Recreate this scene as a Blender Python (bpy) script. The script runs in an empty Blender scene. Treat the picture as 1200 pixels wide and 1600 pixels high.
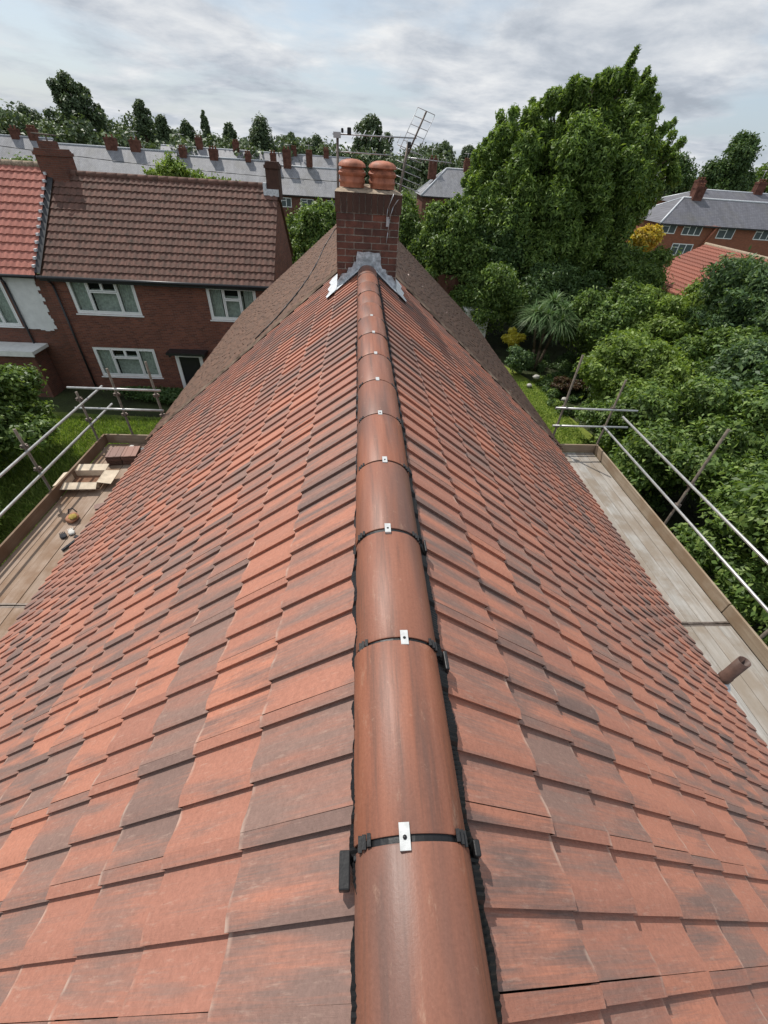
import bpy, math, random
import numpy as np
from mathutils import Matrix, Vector

sc = bpy.context.scene
R_ = math.radians

# ------------------------------------------------------------------ camera
cam_d = bpy.data.cameras.new("camera")
cam = bpy.data.objects.new("camera", cam_d)
sc.collection.objects.link(cam)
sc.camera = cam
cam_d.sensor_fit = 'AUTO'; cam_d.sensor_width = 36.0
cam_d.lens = 638.04 / 1600 * 36.0
cam_d.clip_start = 0.05; cam_d.clip_end = 3000
pitch, yaw, roll = .7084, .0935, .0703
fwd = Vector((math.sin(yaw) * math.cos(pitch), math.cos(yaw) * math.cos(pitch), -math.sin(pitch)))
rt = fwd.cross(Vector((0, 0, 1))).normalized(); up = rt.cross(fwd)
rt, up = rt * math.cos(roll) + up * math.sin(roll), -rt * math.sin(roll) + up * math.cos(roll)
CAM = Vector((-.1304, 0, 1.0362))
cam.matrix_world = Matrix(((rt.x, up.x, -fwd.x, CAM.x), (rt.y, up.y, -fwd.y, CAM.y), (rt.z, up.z, -fwd.z, CAM.z), (0, 0, 0, 1)))

# ------------------------------------------------------------------ light
SUN_EL, SUN_LEFT = 55.0, 38.0          # elevation; degrees left of the ridge direction (+Y)
sx, sy, sz = -math.sin(R_(SUN_LEFT)) * math.cos(R_(SUN_EL)), math.cos(R_(SUN_LEFT)) * math.cos(R_(SUN_EL)), math.sin(R_(SUN_EL))
sd = bpy.data.lights.new("sun", 'SUN'); sun = bpy.data.objects.new("sun", sd); sc.collection.objects.link(sun)
sd.energy = 4.0; sd.angle = R_(0.6); sd.color = (1.0, .955, .89)
sun.rotation_euler = Vector((sx, sy, sz)).to_track_quat('Z', 'Y').to_euler()

w = bpy.data.worlds.new("World"); sc.world = w; w.use_nodes = True
nt = w.node_tree; nt.nodes.clear()
def WN(t, **k):
    n = nt.nodes.new(t)
    for a, b in k.items(): setattr(n, a, b)
    return n
wo = WN('ShaderNodeOutputWorld'); bg = WN('ShaderNodeBackground'); bg.inputs['Strength'].default_value = .13
sky = WN('ShaderNodeTexSky', sky_type='NISHITA', sun_disc=False)
sky.sun_elevation = R_(SUN_EL); sky.sun_rotation = R_(-SUN_LEFT); sky.air_density = 1.2; sky.dust_density = 2.0
tc = WN('ShaderNodeTexCoord'); sep = WN('ShaderNodeSeparateXYZ'); nt.links.new(tc.outputs['Generated'], sep.inputs[0])
add = WN('ShaderNodeMath', operation='ADD'); add.inputs[1].default_value = .14
mx0 = WN('ShaderNodeMath', operation='MAXIMUM'); mx0.inputs[1].default_value = 0.0
nt.links.new(sep.outputs['Z'], mx0.inputs[0]); nt.links.new(mx0.outputs[0], add.inputs[0])
cmb = WN('ShaderNodeCombineXYZ')
for i, a in enumerate('XY'):
    dv = WN('ShaderNodeMath', operation='DIVIDE'); nt.links.new(sep.outputs[a], dv.inputs[0]); nt.links.new(add.outputs[0], dv.inputs[1])
    nt.links.new(dv.outputs[0], cmb.inputs[i])
def wnoise(scale, det, rough, seed, dist=0.0):
    n = WN('ShaderNodeTexNoise', noise_dimensions='4D'); n.inputs['W'].default_value = seed
    n.inputs['Scale'].default_value = scale; n.inputs['Detail'].default_value = det; n.inputs['Roughness'].default_value = rough
    n.inputs['Distortion'].default_value = dist
    nt.links.new(cmb.outputs[0], n.inputs['Vector']); return n
def wramp(src, pts):
    r = WN('ShaderNodeValToRGB'); nt.links.new(src, r.inputs[0])
    el = r.color_ramp.elements
    while len(el) < len(pts): el.new(.5)
    for e, (p, c) in zip(el, pts): e.position = p; e.color = (*c, 1)
    return r
n1 = wnoise(.62, 8, .56, 3.7, .25)       # where the cloud deck opens
n2 = wnoise(1.7, 10, .60, 9.1, .2)      # light and grey bellies
cover = wramp(n1.outputs['Fac'], [(.40, (0, 0, 0)), (.52, (1, 1, 1))])
ccol = wramp(n2.outputs['Fac'], [(.32, (3.1, 3.45, 3.95)), (.43, (4.1, 4.45, 4.95)), (.53, (5.2, 5.45, 5.8)), (.66, (6.6, 6.7, 6.8))])
# pale veil over the blue
veil = WN('ShaderNodeMixRGB'); veil.inputs[0].default_value = .62; veil.inputs[2].default_value = (4.2, 5.1, 6.2, 1)
nt.links.new(sky.outputs[0], veil.inputs[1])
mx = WN('ShaderNodeMixRGB'); nt.links.new(cover.outputs[0], mx.inputs[0]); nt.links.new(veil.outputs[0], mx.inputs[1]); nt.links.new(ccol.outputs[0], mx.inputs[2])
nt.links.new(mx.outputs[0], bg.inputs['Color']); nt.links.new(bg.outputs[0], wo.inputs[0])

sc.view_settings.view_transform = 'Standard'; sc.view_settings.look = 'None'
sc.view_settings.exposure = 0.0; sc.view_settings.gamma = 1.0
sc.view_settings.use_curve_mapping = False
sc.render.engine = 'CYCLES'
sc.cycles.max_bounces = 6; sc.cycles.transparent_max_bounces = 8

rnd = random.Random(7)
GROUND = -8.8
PITCH = R_(39.0); CP, SP, TP = math.cos(PITCH), math.sin(PITCH), math.tan(PITCH)

# ------------------------------------------------------------------ material helpers
class Mat:
    def __init__(s, name, rough=.8, spec=.3, metal=0.0):
        s.m = bpy.data.materials.new(name); s.m.use_nodes = True
        s.nt = s.m.node_tree; s.b = s.nt.nodes['Principled BSDF']; s.out = s.nt.nodes['Material Output']
        s.b.inputs['Roughness'].default_value = rough; s.b.inputs['Specular IOR Level'].default_value = spec
        s.b.inputs['Metallic'].default_value = metal
    def n(s, t, **k):
        x = s.nt.nodes.new(t)
        for a, b in k.items(): setattr(x, a, b)
        return x
    def l(s, a, b): s.nt.links.new(a, b)
    def pos(s, scale=(1, 1, 1), src='Position'):
        if src == 'Position': o = s.n('ShaderNodeNewGeometry').outputs['Position']
        else: o = s.n('ShaderNodeTexCoord').outputs[src]
        mp = s.n('ShaderNodeMapping'); mp.inputs['Scale'].default_value = scale; s.l(o, mp.inputs[0]); return mp.outputs[0]
    def noise(s, vec, scale, det=4, rough=.55, wsrc=None, dist=0.0):
        x = s.n('ShaderNodeTexNoise', noise_dimensions='4D' if wsrc is not None else '3D')
        x.inputs['Scale'].default_value = scale; x.inputs['Detail'].default_value = det; x.inputs['Roughness'].default_value = rough
        x.inputs['Distortion'].default_value = dist
        if vec is not None: s.l(vec, x.inputs['Vector'])
        if wsrc is not None: s.l(wsrc, x.inputs['W'])
        return x.outputs['Fac']
    def ramp(s, src, pts, interp='LINEAR'):
        r = s.n('ShaderNodeValToRGB'); s.l(src, r.inputs[0]); r.color_ramp.interpolation = interp
        el = r.color_ramp.elements
        while len(el) < len(pts): el.new(.5)
        for e, (p, c) in zip(el, pts):
            e.position = p; e.color = (*(c if isinstance(c, tuple) else (c, c, c)), 1)
        return r.outputs[0]
    def mix(s, f, a, b, mode='MIX'):
        x = s.n('ShaderNodeMixRGB', blend_type=mode)
        for i, v in enumerate((f, a, b)):
            if isinstance(v, (int, float)): x.inputs[i].default_value = v if i == 0 else (v, v, v, 1)
            elif isinstance(v, tuple): x.inputs[i].default_value = (*v, 1)
            else: s.l(v, x.inputs[i])
        return x.outputs[0]
    def math(s, op, a, b=0.0):
        x = s.n('ShaderNodeMath', operation=op)
        for i, v in enumerate((a, b)):
            if isinstance(v, (int, float)): x.inputs[i].default_value = v
            else: s.l(v, x.inputs[i])
        return x.outputs[0]
    def col(s, c):
        if isinstance(c, tuple): s.b.inputs['Base Color'].default_value = (*c, 1)
        else: s.l(c, s.b.inputs['Base Color'])
        return s
    def bump(s, h, strength=.4, dist=.01):
        x = s.n('ShaderNodeBump'); x.inputs['Strength'].default_value = strength; x.inputs['Distance'].default_value = dist
        s.l(h, x.inputs['Height']); s.l(x.outputs[0], s.b.inputs['Normal']); return s
    def rand(s):
        oi = s.n('ShaderNodeObjectInfo').outputs['Random']
        at = s.n('ShaderNodeAttribute', attribute_name='rnd').outputs['Fac']
        return s.math('FRACT', s.math('ADD', oi, at))

def simple(name, c, rough=.8, spec=.3, metal=0.0, var=.25, scale=6.0, bump=.2, bd=.004):
    m = Mat(name, rough, spec, metal); p = m.pos()
    n = m.noise(p, scale, 6, .6)
    m.col(m.ramp(n, [(.3, tuple(v * (1 - var) for v in c)), (.7, tuple(min(1, v * (1 + var)) for v in c))]))
    if bump: m.bump(m.noise(p, scale * 6, 4), bump, bd)
    return m.m

# new concrete roof tiles: red-orange with grey-purple brushed patches
def tile_material():
    m = Mat('new_roof_tile', .68, .4)
    uv = m.n('ShaderNodeUVMap', uv_map='UVMap').outputs[0]
    r = m.rand(); W = m.math('MULTIPLY', r, 91.0)
    r2 = m.math('FRACT', m.math('MULTIPLY', r, 17.31)); r3 = m.math('FRACT', m.math('MULTIPLY', r, 53.7))
    base = m.mix(r2, (.450, .188, .122), (.330, .150, .108))
    def sc_(s): 
        mp = m.n('ShaderNodeMapping'); mp.inputs['Scale'].default_value = s; m.l(uv, mp.inputs[0]); return mp.outputs[0]
    a = m.noise(sc_((.7, 3.0, 1)), 1.6, 2, .4, W, .1)
    b = m.noise(sc_((1.0, 22, 1)), 2.2, 5, .7, W)
    pp = m.noise(m.pos(), .9, 3, .5)
    v = m.math('ADD', m.math('MULTIPLY', a, 1.05), m.math('MULTIPLY', b, .65))
    v = m.math('ADD', v, m.math('MULTIPLY', r3, .34)); v = m.math('ADD', v, m.math('MULTIPLY', pp, .25))
    mask = m.ramp(v, [(.90, 0.0), (1.10, .55), (1.32, .92)])
    # ramps only take 0..1: rescale
    mask = m.ramp(m.math('MULTIPLY', m.math('SUBTRACT', v, .98), 1.7), [(.14, 0.0), (.36, .42), (.64, .85)])
    grey = m.mix(r2, (.140, .108, .098), (.235, .155, .128))
    c = m.mix(mask, base, grey)
    fine = m.noise(m.pos(), 60, 7, .8)
    c = m.mix(.55, c, m.ramp(fine, [(.3, .33), (.7, .67)]), 'OVERLAY')
    c = m.mix(m.ramp(m.noise(m.pos(), 210, 2, .6), [(.60, 0.0), (.72, .35)]), c, (.14, .08, .06))
    # pale bloom, in smears and on worn lower edges
    ef = m.noise(sc_((2.0, 9, 1)), 3.2, 5, .7, W)
    ef = m.ramp(ef, [(.56, 0.0), (.74, .75)])
    su = m.n('ShaderNodeSeparateXYZ'); m.l(uv, su.inputs[0])
    edge = m.ramp(su.outputs[0], [(.962, 0.0), (.985, 1.0)])
    edge = m.math('MULTIPLY', edge, m.ramp(m.noise(m.pos(), 14, 3), [(.50, 0.0), (.66, .7)]))
    c = m.mix(m.math('MAXIMUM', m.math('MULTIPLY', ef, .6), edge), c, (.49, .35, .28))
    m.col(c)
    bb = m.noise(sc_((1.5, 20, 1)), 3, 5, .7, W)
    m.bump(m.math('ADD', m.math('MULTIPLY', fine, .5), m.math('MULTIPLY', bb, .6)), .5, .0035)
    return m.m
def ridge_material():
    m = Mat('ridge_clay', .42, .45)
    r = m.rand(); W = m.math('MULTIPLY', r, 37.0)
    st = m.noise(m.pos((34, 1.6, 14)), 1.0, 6, .68, W)
    big = m.noise(m.pos((7, .9, 4)), 1.0, 3, .5, W)
    c = m.ramp(st, [(.30, (.13, .060, .040)), (.47, (.27, .098, .055)), (.70, (.34, .135, .080))])
    c = m.mix(m.math('MULTIPLY', r, .35), c, (.20, .11, .085))
    dk = m.ramp(big, [(.46, 0.0), (.62, .7)])
    c = m.mix(dk, c, (.125, .075, .062))
    fine = m.noise(m.pos(), 160, 3, .7)
    c = m.mix(.35, c, m.ramp(fine, [(.3, .35), (.7, .65)]), 'OVERLAY')
    pale = m.ramp(m.noise(m.pos((26, 9, 20)), 1.0, 7, .8, W), [(.58, 0.0), (.72, .50)])
    scuff = m.ramp(m.noise(m.pos(), 18, 6, .8), [(.62, 0.0), (.68, .45)])
    pale = m.math('MAXIMUM', pale, m.math('MULTIPLY', scuff, .6))
    c = m.mix(pale, c, (.46, .30, .21))
    m.col(c); m.bump(m.math('ADD', m.math('MULTIPLY', fine, .5), m.math('MULTIPLY', st, .9)), .35, .0018)
    m.l(m.ramp(st, [(.3, .56), (.7, .40)]), m.b.inputs['Roughness'])
    return m.m
def brick_piece_material(name, c1, c2, dark=(.06, .035, .03)):
    m = Mat(name, .9, .2); r = m.rand()
    p = m.pos()
    c = m.mix(r, c1, c2)
    c = m.mix(m.ramp(m.noise(p, 7, 6, .65), [(.42, 0.0), (.68, .8)]), c, dark)
    f = m.noise(p, 60, 5, .7)
    c = m.mix(.6, c, m.ramp(f, [(.3, .35), (.7, .65)]), 'OVERLAY')
    m.col(c); m.bump(f, .6, .006); return m.m
def brickwall_material(name, c1, c2, mortar, sc1=1.0):
    m = Mat(name, .9, .2)
    s = m.n('ShaderNodeSeparateXYZ'); m.l(m.n('ShaderNodeNewGeometry').outputs['Position'], s.inputs[0])
    cb = m.n('ShaderNodeCombineXYZ'); m.l(m.math('ADD', s.outputs[0], s.outputs[1]), cb.inputs[0]); m.l(s.outputs[2], cb.inputs[1])
    bt = m.n('ShaderNodeTexBrick'); m.l(cb.outputs[0], bt.inputs['Vector'])
    bt.inputs['Scale'].default_value = 1.0; bt.inputs['Brick Width'].default_value = .225 * sc1; bt.inputs['Row Height'].default_value = .075 * sc1
    bt.inputs['Mortar Size'].default_value = .006; bt.inputs['Color1'].default_value = (*c1, 1); bt.inputs['Color2'].default_value = (*c2, 1)
    bt.inputs['Mortar'].default_value = (*mortar, 1); bt.inputs['Mortar Smooth'].default_value = .2
    p = m.pos(); big = m.noise(p, .9, 5, .6)
    c = m.mix(.5, bt.outputs['Color'], m.ramp(big, [(.3, .36), (.7, .62)]), 'OVERLAY')
    c = m.mix(.4, c, m.ramp(m.noise(p, 30, 4), [(.3, .35), (.7, .65)]), 'OVERLAY')
    m.col(c); m.bump(m.math('SUBTRACT', 1.0, bt.outputs['Fac']), .6, .008); return m.m
def pantile_material(name, c1, c2, grime, gcol=(.05, .045, .035)):
    m = Mat(name, .82, .25); r = m.rand(); p = m.pos()
    c = m.mix(r, c1, c2)
    c = m.mix(m.ramp(m.noise(p, 5, 6, .65), [(.45, 0.0), (.75, grime)]), c, gcol)
    c = m.mix(.5, c, m.ramp(m.noise(p, 35, 4, .7), [(.3, .35), (.7, .65)]), 'OVERLAY')
    m.col(c); m.bump(m.noise(p, 40, 4), .4, .006); return m.m
def slate_material(name, c1, c2):
    m = Mat(name, .6, .4)
    s = m.n('ShaderNodeSeparateXYZ'); m.l(m.n('ShaderNodeNewGeometry').outputs['Position'], s.inputs[0])
    cb = m.n('ShaderNodeCombineXYZ'); m.l(m.math('ADD', s.outputs[0], m.math('MULTIPLY', s.outputs[1], .23)), cb.inputs[0]); m.l(s.outputs[2], cb.inputs[1])
    bt = m.n('ShaderNodeTexBrick'); m.l(cb.outputs[0], bt.inputs['Vector']); bt.inputs['Scale'].default_value = 1.0
    bt.inputs['Brick Width'].default_value = .30; bt.inputs['Row Height'].default_value = .14; bt.inputs['Mortar Size'].default_value = .012
    bt.inputs['Color1'].default_value = (*c1, 1); bt.inputs['Color2'].default_value = (*c2, 1); bt.inputs['Mortar'].default_value = (.06, .06, .065, 1)
    st = m.noise(m.pos((1.6, .3, .25)), 1.0, 6, .7)
    c = m.mix(.6, bt.outputs['Color'], m.ramp(st, [(.3, .30), (.7, .68)]), 'OVERLAY')
    c = m.mix(m.ramp(m.noise(m.pos(), .35, 5, .6), [(.5, 0.0), (.75, .4)]), c, (.13, .12, .09))
    m.col(c); return m.m
def wood_material(name, c1, c2, axis=(14, .7, 14)):
    m = Mat(name, .85, .2); r = m.rand(); W = m.math('MULTIPLY', r, 50.0)
    g = m.noise(m.pos(axis), 1.6, 6, .65, W); st = m.noise(m.pos(), 1.7, 5, .6, W)
    c = m.ramp(g, [(.3, c1), (.7, c2)])
    c = m.mix(m.ramp(st, [(.42, 0.0), (.60, .75)]), c, tuple(v * f_ for v, f_ in zip(c1, (.85, .68, .52))))
    c = m.mix(m.math('MULTIPLY', r, .45), c, tuple(v * f_ for v, f_ in zip(c2, (.66, .58, .50))))
    m.col(c); m.bump(g, .5, .004); return m.m
def leaf_material(name, c1, c2, c3, trans=.35, rough=.5, scale=.8):
    m = Mat(name, rough, .35)
    isl = m.n('ShaderNodeNewGeometry').outputs['Random Per Island']
    c = m.ramp(isl, [(0.0, c1), (.55, c2), (1.0, c3)])
    big = m.noise(m.pos(), scale, 3, .6)
    c = m.mix(.7, c, m.ramp(big, [(.3, .34), (.7, .70)]), 'OVERLAY')
    m.col(c)
    t = m.n('ShaderNodeBsdfTranslucent'); m.l(m.mix(1.0, c, (1.1, 1.1, .5), 'MULTIPLY'), t.inputs['Color'])
    mxs = m.n('ShaderNodeMixShader'); mxs.inputs[0].default_value = trans
    m.l(m.b.outputs[0], mxs.inputs[1]); m.l(t.outputs[0], mxs.inputs[2]); m.l(mxs.outputs[0], m.out.inputs[0])
    return m.m
def glass_material():
    m = Mat('window_glass', .04, .6); m.col((.03, .035, .035))
    t = m.n('ShaderNodeBsdfTransparent'); t.inputs[0].default_value = (.82, .88, .86, 1)
    mxs = m.n('ShaderNodeMixShader'); mxs.inputs[0].default_value = .78
    m.l(m.b.outputs[0], mxs.inputs[1]); m.l(t.outputs[0], mxs.inputs[2]); m.l(mxs.outputs[0], m.out.inputs[0]); return m.m

M = {}
M['tile'] = tile_material(); M['ridge'] = ridge_material()
M['pot'] = simple('terracotta_pot', (.36, .13, .075), .6, .3, 0, .5, 9, .4, .004)
M['pot_far'] = simple('weathered_pot', (.22, .10, .065), .8, .2, 0, .4, 5, 0)
M['brick_far'] = simple('weathered_far_brick', (.13, .058, .042), .9, .2, 0, .45, 2.5, 0)
M['brick'] = brick_piece_material('chimney_brick', (.215, .088, .062), (.105, .055, .045))
M['brick_dark'] = brick_piece_material('soldier_brick', (.105, .055, .04), (.07, .045, .036))
M['mortar'] = simple('mortar', (.46, .42, .36), .95, .1, 0, .3, 20, .4, .004)
M['mortar_old'] = simple('old_mortar', (.19, .14, .105), .95, .1, 0, .45, 9, .6, .01)
M['flaunch'] = simple('mortar_flaunching', (.34, .27, .20), .95, .1, 0, .4, 16, .6, .01)
M['wall'] = brickwall_material('brick_wall', (.23, .088, .058), (.13, .055, .042), (.19, .14, .115))
M['wall2'] = brickwall_material('brick_wall_old', (.19, .075, .05), (.13, .06, .045), (.14, .11, .09))
M['wall_orange'] = brickwall_material('brick_wall_orange', (.36, .13, .07), (.27, .10, .06), (.2, .15, .12))
M['pan_brown'] = pantile_material('brown_pantile', (.175, .092, .070), (.125, .068, .053), .8)
M['pan_red'] = pantile_material('red_pantile', (.42, .165, .125), (.34, .13, .10), .35, (.12, .07, .055))
M['plain'] = pantile_material('old_plain_tile', (.235, .130, .086), (.165, .098, .070), .55, (.12, .088, .062))
M['pan_orange'] = pantile_material('orange_tile', (.33, .125, .088), (.28, .11, .08), .4, (.13, .075, .055))
M['slate'] = slate_material('grey_slate', (.30, .30, .31), (.24, .24, .26))
M['slate_dark'] = slate_material('dark_slate', (.15, .15, .17), (.12, .12, .14))
M['board'] = wood_material('scaffold_board_grey', (.24, .23, .21), (.47, .45, .42))
M['board_brown'] = wood_material('scaffold_board_brown', (.23, .165, .12), (.44, .34, .27))
M['toe'] = wood_material('scaffold_board_tan', (.25, .20, .15), (.47, .40, .31))
M['toe_shaded'] = wood_material('scaffold_board_tan_shaded', (.15, .105, .075), (.30, .225, .165))  # darker copy of the tan: shade of the left toe boards painted in
M['toe_x'] = wood_material('scaffold_board_tan_across', (.22, .17, .13), (.40, .33, .25), (.7, 14, 14))
M['tube'] = simple('galvanised_tube', (.50, .50, .49), .42, .5, .55, .2, 9, .2, .001)
M['rust'] = simple('rusty_tube', (.15, .125, .10), .7, .3, .2, .45, 12, .4, .002)
M['coupler'] = simple('coupler_steel', (.16, .13, .11), .6, .4, .5, .4, 20, .3, .002)
M['black'] = simple('black_plastic', (.012, .012, .013), .45, .4, 0, .3, 20, .3, .002)
M['lead'] = simple('lead_flashing', (.50, .52, .55), .55, .4, .2, .55, 16, .9, .012)
M['lead_pale'] = simple('pale_lead', (.64, .66, .68), .5, .5, .15, .3, 14, .4, .003)
M['zinc'] = simple('zinc_clip', (.58, .59, .58), .38, .5, .3, .15, 60, .2, .001)
M['upvc'] = simple('white_frame', (.86, .87, .86), .35, .5, 0, .05, 3, 0)
M['render'] = simple('white_render', (.70, .71, .70), .9, .2, 0, .1, 3, .4, .006)
M['glass'] = glass_material()
M['curtain'] = simple('net_curtain', (.62, .66, .60), .9, .1, 0, .3, 9, 0)
M['dark'] = simple('dark_interior', (.02, .02, .02), .9, .1, 0, .1, 3, 0)
M['gutter'] = simple('black_gutter', (.02, .02, .022), .4, .5, 0, .2, 6, 0)
M['membrane'] = simple('roof_membrane', (.02, .018, .018), .9, .1, 0, .2, 6, 0)
M['card'] = simple('cardboard', (.60, .50, .38), .9, .15, 0, .2, 7, .3, .003)
M['brown_inner'] = simple('brown_packing', (.20, .11, .07), .9, .1, 0, .25, 10, .3, .003)
M['cloth_y'] = simple('yellow_cloth', (.38, .28, .08), .9, .1, 0, .3, 18, .5, .006)
M['cloth_b'] = simple('dark_cloth', (.05, .05, .055), .9, .1, 0, .3, 18, .5, .006)
M['cloth_o'] = simple('orange_cloth', (.40, .20, .12), .9, .1, 0, .3, 18, .5, .006)
M['cloth_w'] = simple('pale_cloth', (.6, .58, .54), .9, .1, 0, .2, 18, .5, .006)
M['pvc_brown'] = simple('brown_vent_pipe', (.105, .062, .048), .5, .4, 0, .35, 10, .2, .002)
M['alu'] = simple('aluminium', (.42, .42, .43), .45, .5, .5, .2, 10, 0)
M['bark'] = simple('bark', (.11, .085, .06), .95, .1, 0, .4, 9, .7, .02)
M['stone'] = simple('rockery_stone', (.42, .40, .36), .9, .2, 0, .3, 7, .5, .01)
M['fence'] = wood_material('fence_wood', (.09, .045, .035), (.16, .08, .06), (.7, .7, .1))
M['white_wood'] = simple('white_painted', (.75, .75, .72), .6, .3, 0, .1, 5, .1)
M['leaf_mid'] = leaf_material('leaf_mid_green', (0.061, 0.108, 0.027), (0.130, 0.216, 0.051), (0.275, 0.373, 0.099))
M['leaf_big'] = leaf_material('leaf_ash_green', (0.078, 0.137, 0.033), (0.164, 0.261, 0.065), (0.320, 0.439, 0.110), .38)
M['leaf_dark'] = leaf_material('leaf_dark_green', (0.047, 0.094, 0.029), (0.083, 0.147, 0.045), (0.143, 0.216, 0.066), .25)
M['leaf_light'] = leaf_material('leaf_light_green', (0.093, 0.155, 0.031), (0.196, 0.291, 0.061), (0.359, 0.464, 0.124), .4)
M['leaf_blue'] = leaf_material('leaf_blue_green', (0.045, 0.084, 0.036), (0.092, 0.161, 0.064), (0.200, 0.291, 0.110), .3)
M['leaf_far'] = leaf_material('leaf_far', (0.058, 0.087, 0.048), (0.104, 0.150, 0.074), (0.180, 0.240, 0.112), .2)  # lightened and bluish: slight distance haze put into the leaf colour
M['leaf_yellow'] = leaf_material('leaf_yellow', (.55, .46, .04), (.75, .66, .08), (.82, .76, .2), .4)
M['leaf_gold'] = leaf_material('leaf_gold', (.50, .36, .05), (.68, .50, .09), (.55, .50, .10), .4)
M['leaf_red'] = leaf_material('leaf_red', (.07, .035, .022), (.12, .06, .035), (.09, .11, .04), .25)
M['leaf_palm'] = leaf_material('leaf_sword', (.075, .14, .045), (.12, .21, .075), (.26, .33, .17), .25)

# ------------------------------------------------------------------ object helpers
COL = sc.collection
def tag(o, label=None, cat=None, group=None, kind=None):
    if label: o['label'] = label
    if cat: o['category'] = cat
    if group: o['group'] = group
    if kind: o['kind'] = kind
    return o
def empty(name, loc=(0, 0, 0), rz=0, label=None, cat=None, group=None):
    o = bpy.data.objects.new(name, None); COL.objects.link(o); o.location = loc; o.rotation_euler.z = rz
    o.empty_display_size = .2
    return tag(o, label, cat, group)
def link(name, me, parent=None, mw=None):
    o = bpy.data.objects.new(name, me); COL.objects.link(o)
    if parent is not None: o.parent = parent
    if mw is not None: o.matrix_basis = mw
    return o
class MB:
    def __init__(s): s.v = []; s.f = []; s.sm = []
    def quad(s, a, b, c, d):
        i = len(s.v); s.v += [a, b, c, d]; s.f.append((i, i + 1, i + 2, i + 3)); s.sm.append(False)
    def poly(s, pts):
        i = len(s.v); s.v += list(pts); s.f.append(tuple(range(i, i + len(pts)))); s.sm.append(False)
    def box(s, lo, hi, mat=None):
        i = len(s.v); x0, y0, z0 = lo; x1, y1, z1 = hi
        P = [(x0, y0, z0), (x1, y0, z0), (x1, y1, z0), (x0, y1, z0), (x0, y0, z1), (x1, y0, z1), (x1, y1, z1), (x0, y1, z1)]
        if mat is not None: P = [tuple(mat @ Vector(p)) for p in P]
        s.v += P
        for f in ((0, 3, 2, 1), (4, 5, 6, 7), (0, 1, 5, 4), (1, 2, 6, 5), (2, 3, 7, 6), (3, 0, 4, 7)):
            s.f.append(tuple(i + k for k in f)); s.sm.append(False)
        return s
    def tube(s, a, b, r, n=8, r2=None, caps=True, hollow=False):
        a, b = Vector(a), Vector(b); d = (b - a).normalized(); r2 = r if r2 is None else r2
        u = d.cross(Vector((0, 0, 1)) if abs(d.z) < .9 else Vector((1, 0, 0))).normalized(); v = d.cross(u)
        i = len(s.v)
        for p, rr in ((a, r), (b, r2)):
            for k in range(n):
                t = 2 * math.pi * k / n; s.v.append(tuple(p + (u * math.cos(t) + v * math.sin(t)) * rr))
        for k in range(n):
            s.f.append((i + k, i + (k + 1) % n, i + n + (k + 1) % n, i + n + k)); s.sm.append(True)
        if caps:
            s.f.append(tuple(i + k for k in reversed(range(n)))); s.sm.append(False)
            s.f.append(tuple(i + n + k for k in range(n))); s.sm.append(False)
        return s
    def path(s, pts, r, n=6, r2=None):
        m = len(pts) - 1
        for k in range(m):
            ra = r if r2 is None else r + (r2 - r) * k / m; rb = r if r2 is None else r + (r2 - r) * (k + 1) / m
            s.tube(pts[k], pts[k + 1], ra, n, rb)
        return s
    def lathe(s, c, prof, n=24):
        i = len(s.v)
        for r, z in prof:
            for k in range(n):
                t = 2 * math.pi * k / n; s.v.append((c[0] + r * math.cos(t), c[1] + r * math.sin(t), c[2] + z))
        for j in range(len(prof) - 1):
            for k in range(n):
                s.f.append((i + j * n + k, i + j * n + (k + 1) % n, i + (j + 1) * n + (k + 1) % n, i + (j + 1) * n + k)); s.sm.append(True)
        return s
    def mesh(s, name, mat):
        me = bpy.data.meshes.new(name); me.from_pydata(s.v, [], s.f); me.materials.append(mat)
        me.polygons.foreach_set('use_smooth', s.sm); me.update()
        return me
    def build(s, name, mat, parent=None, label=None, cat=None, group=None, kind=None, bevel=0):
        o = link(name, s.mesh(name, mat), parent)
        if bevel:
            b = o.modifiers.new('bevel', 'BEVEL'); b.width = bevel; b.segments = 2; b.limit_method = 'ANGLE'
        return tag(o, label, cat, group, kind)
def np_mesh(name, V, F, mat, smooth=False):
    me = bpy.data.meshes.new(name); V = np.asarray(V, np.float32); F = np.asarray(F, np.int32); k = F.shape[1]
    me.vertices.add(len(V)); me.vertices.foreach_set('co', V.ravel())
    me.loops.add(F.size); me.loops.foreach_set('vertex_index', F.ravel())
    me.polygons.add(len(F)); me.polygons.foreach_set('loop_start', np.arange(0, F.size, k, dtype=np.int32))
    me.materials.append(mat); me.update(calc_edges=True)
    if smooth: me.polygons.foreach_set('use_smooth', np.ones(len(F), bool))
    return me

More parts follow.
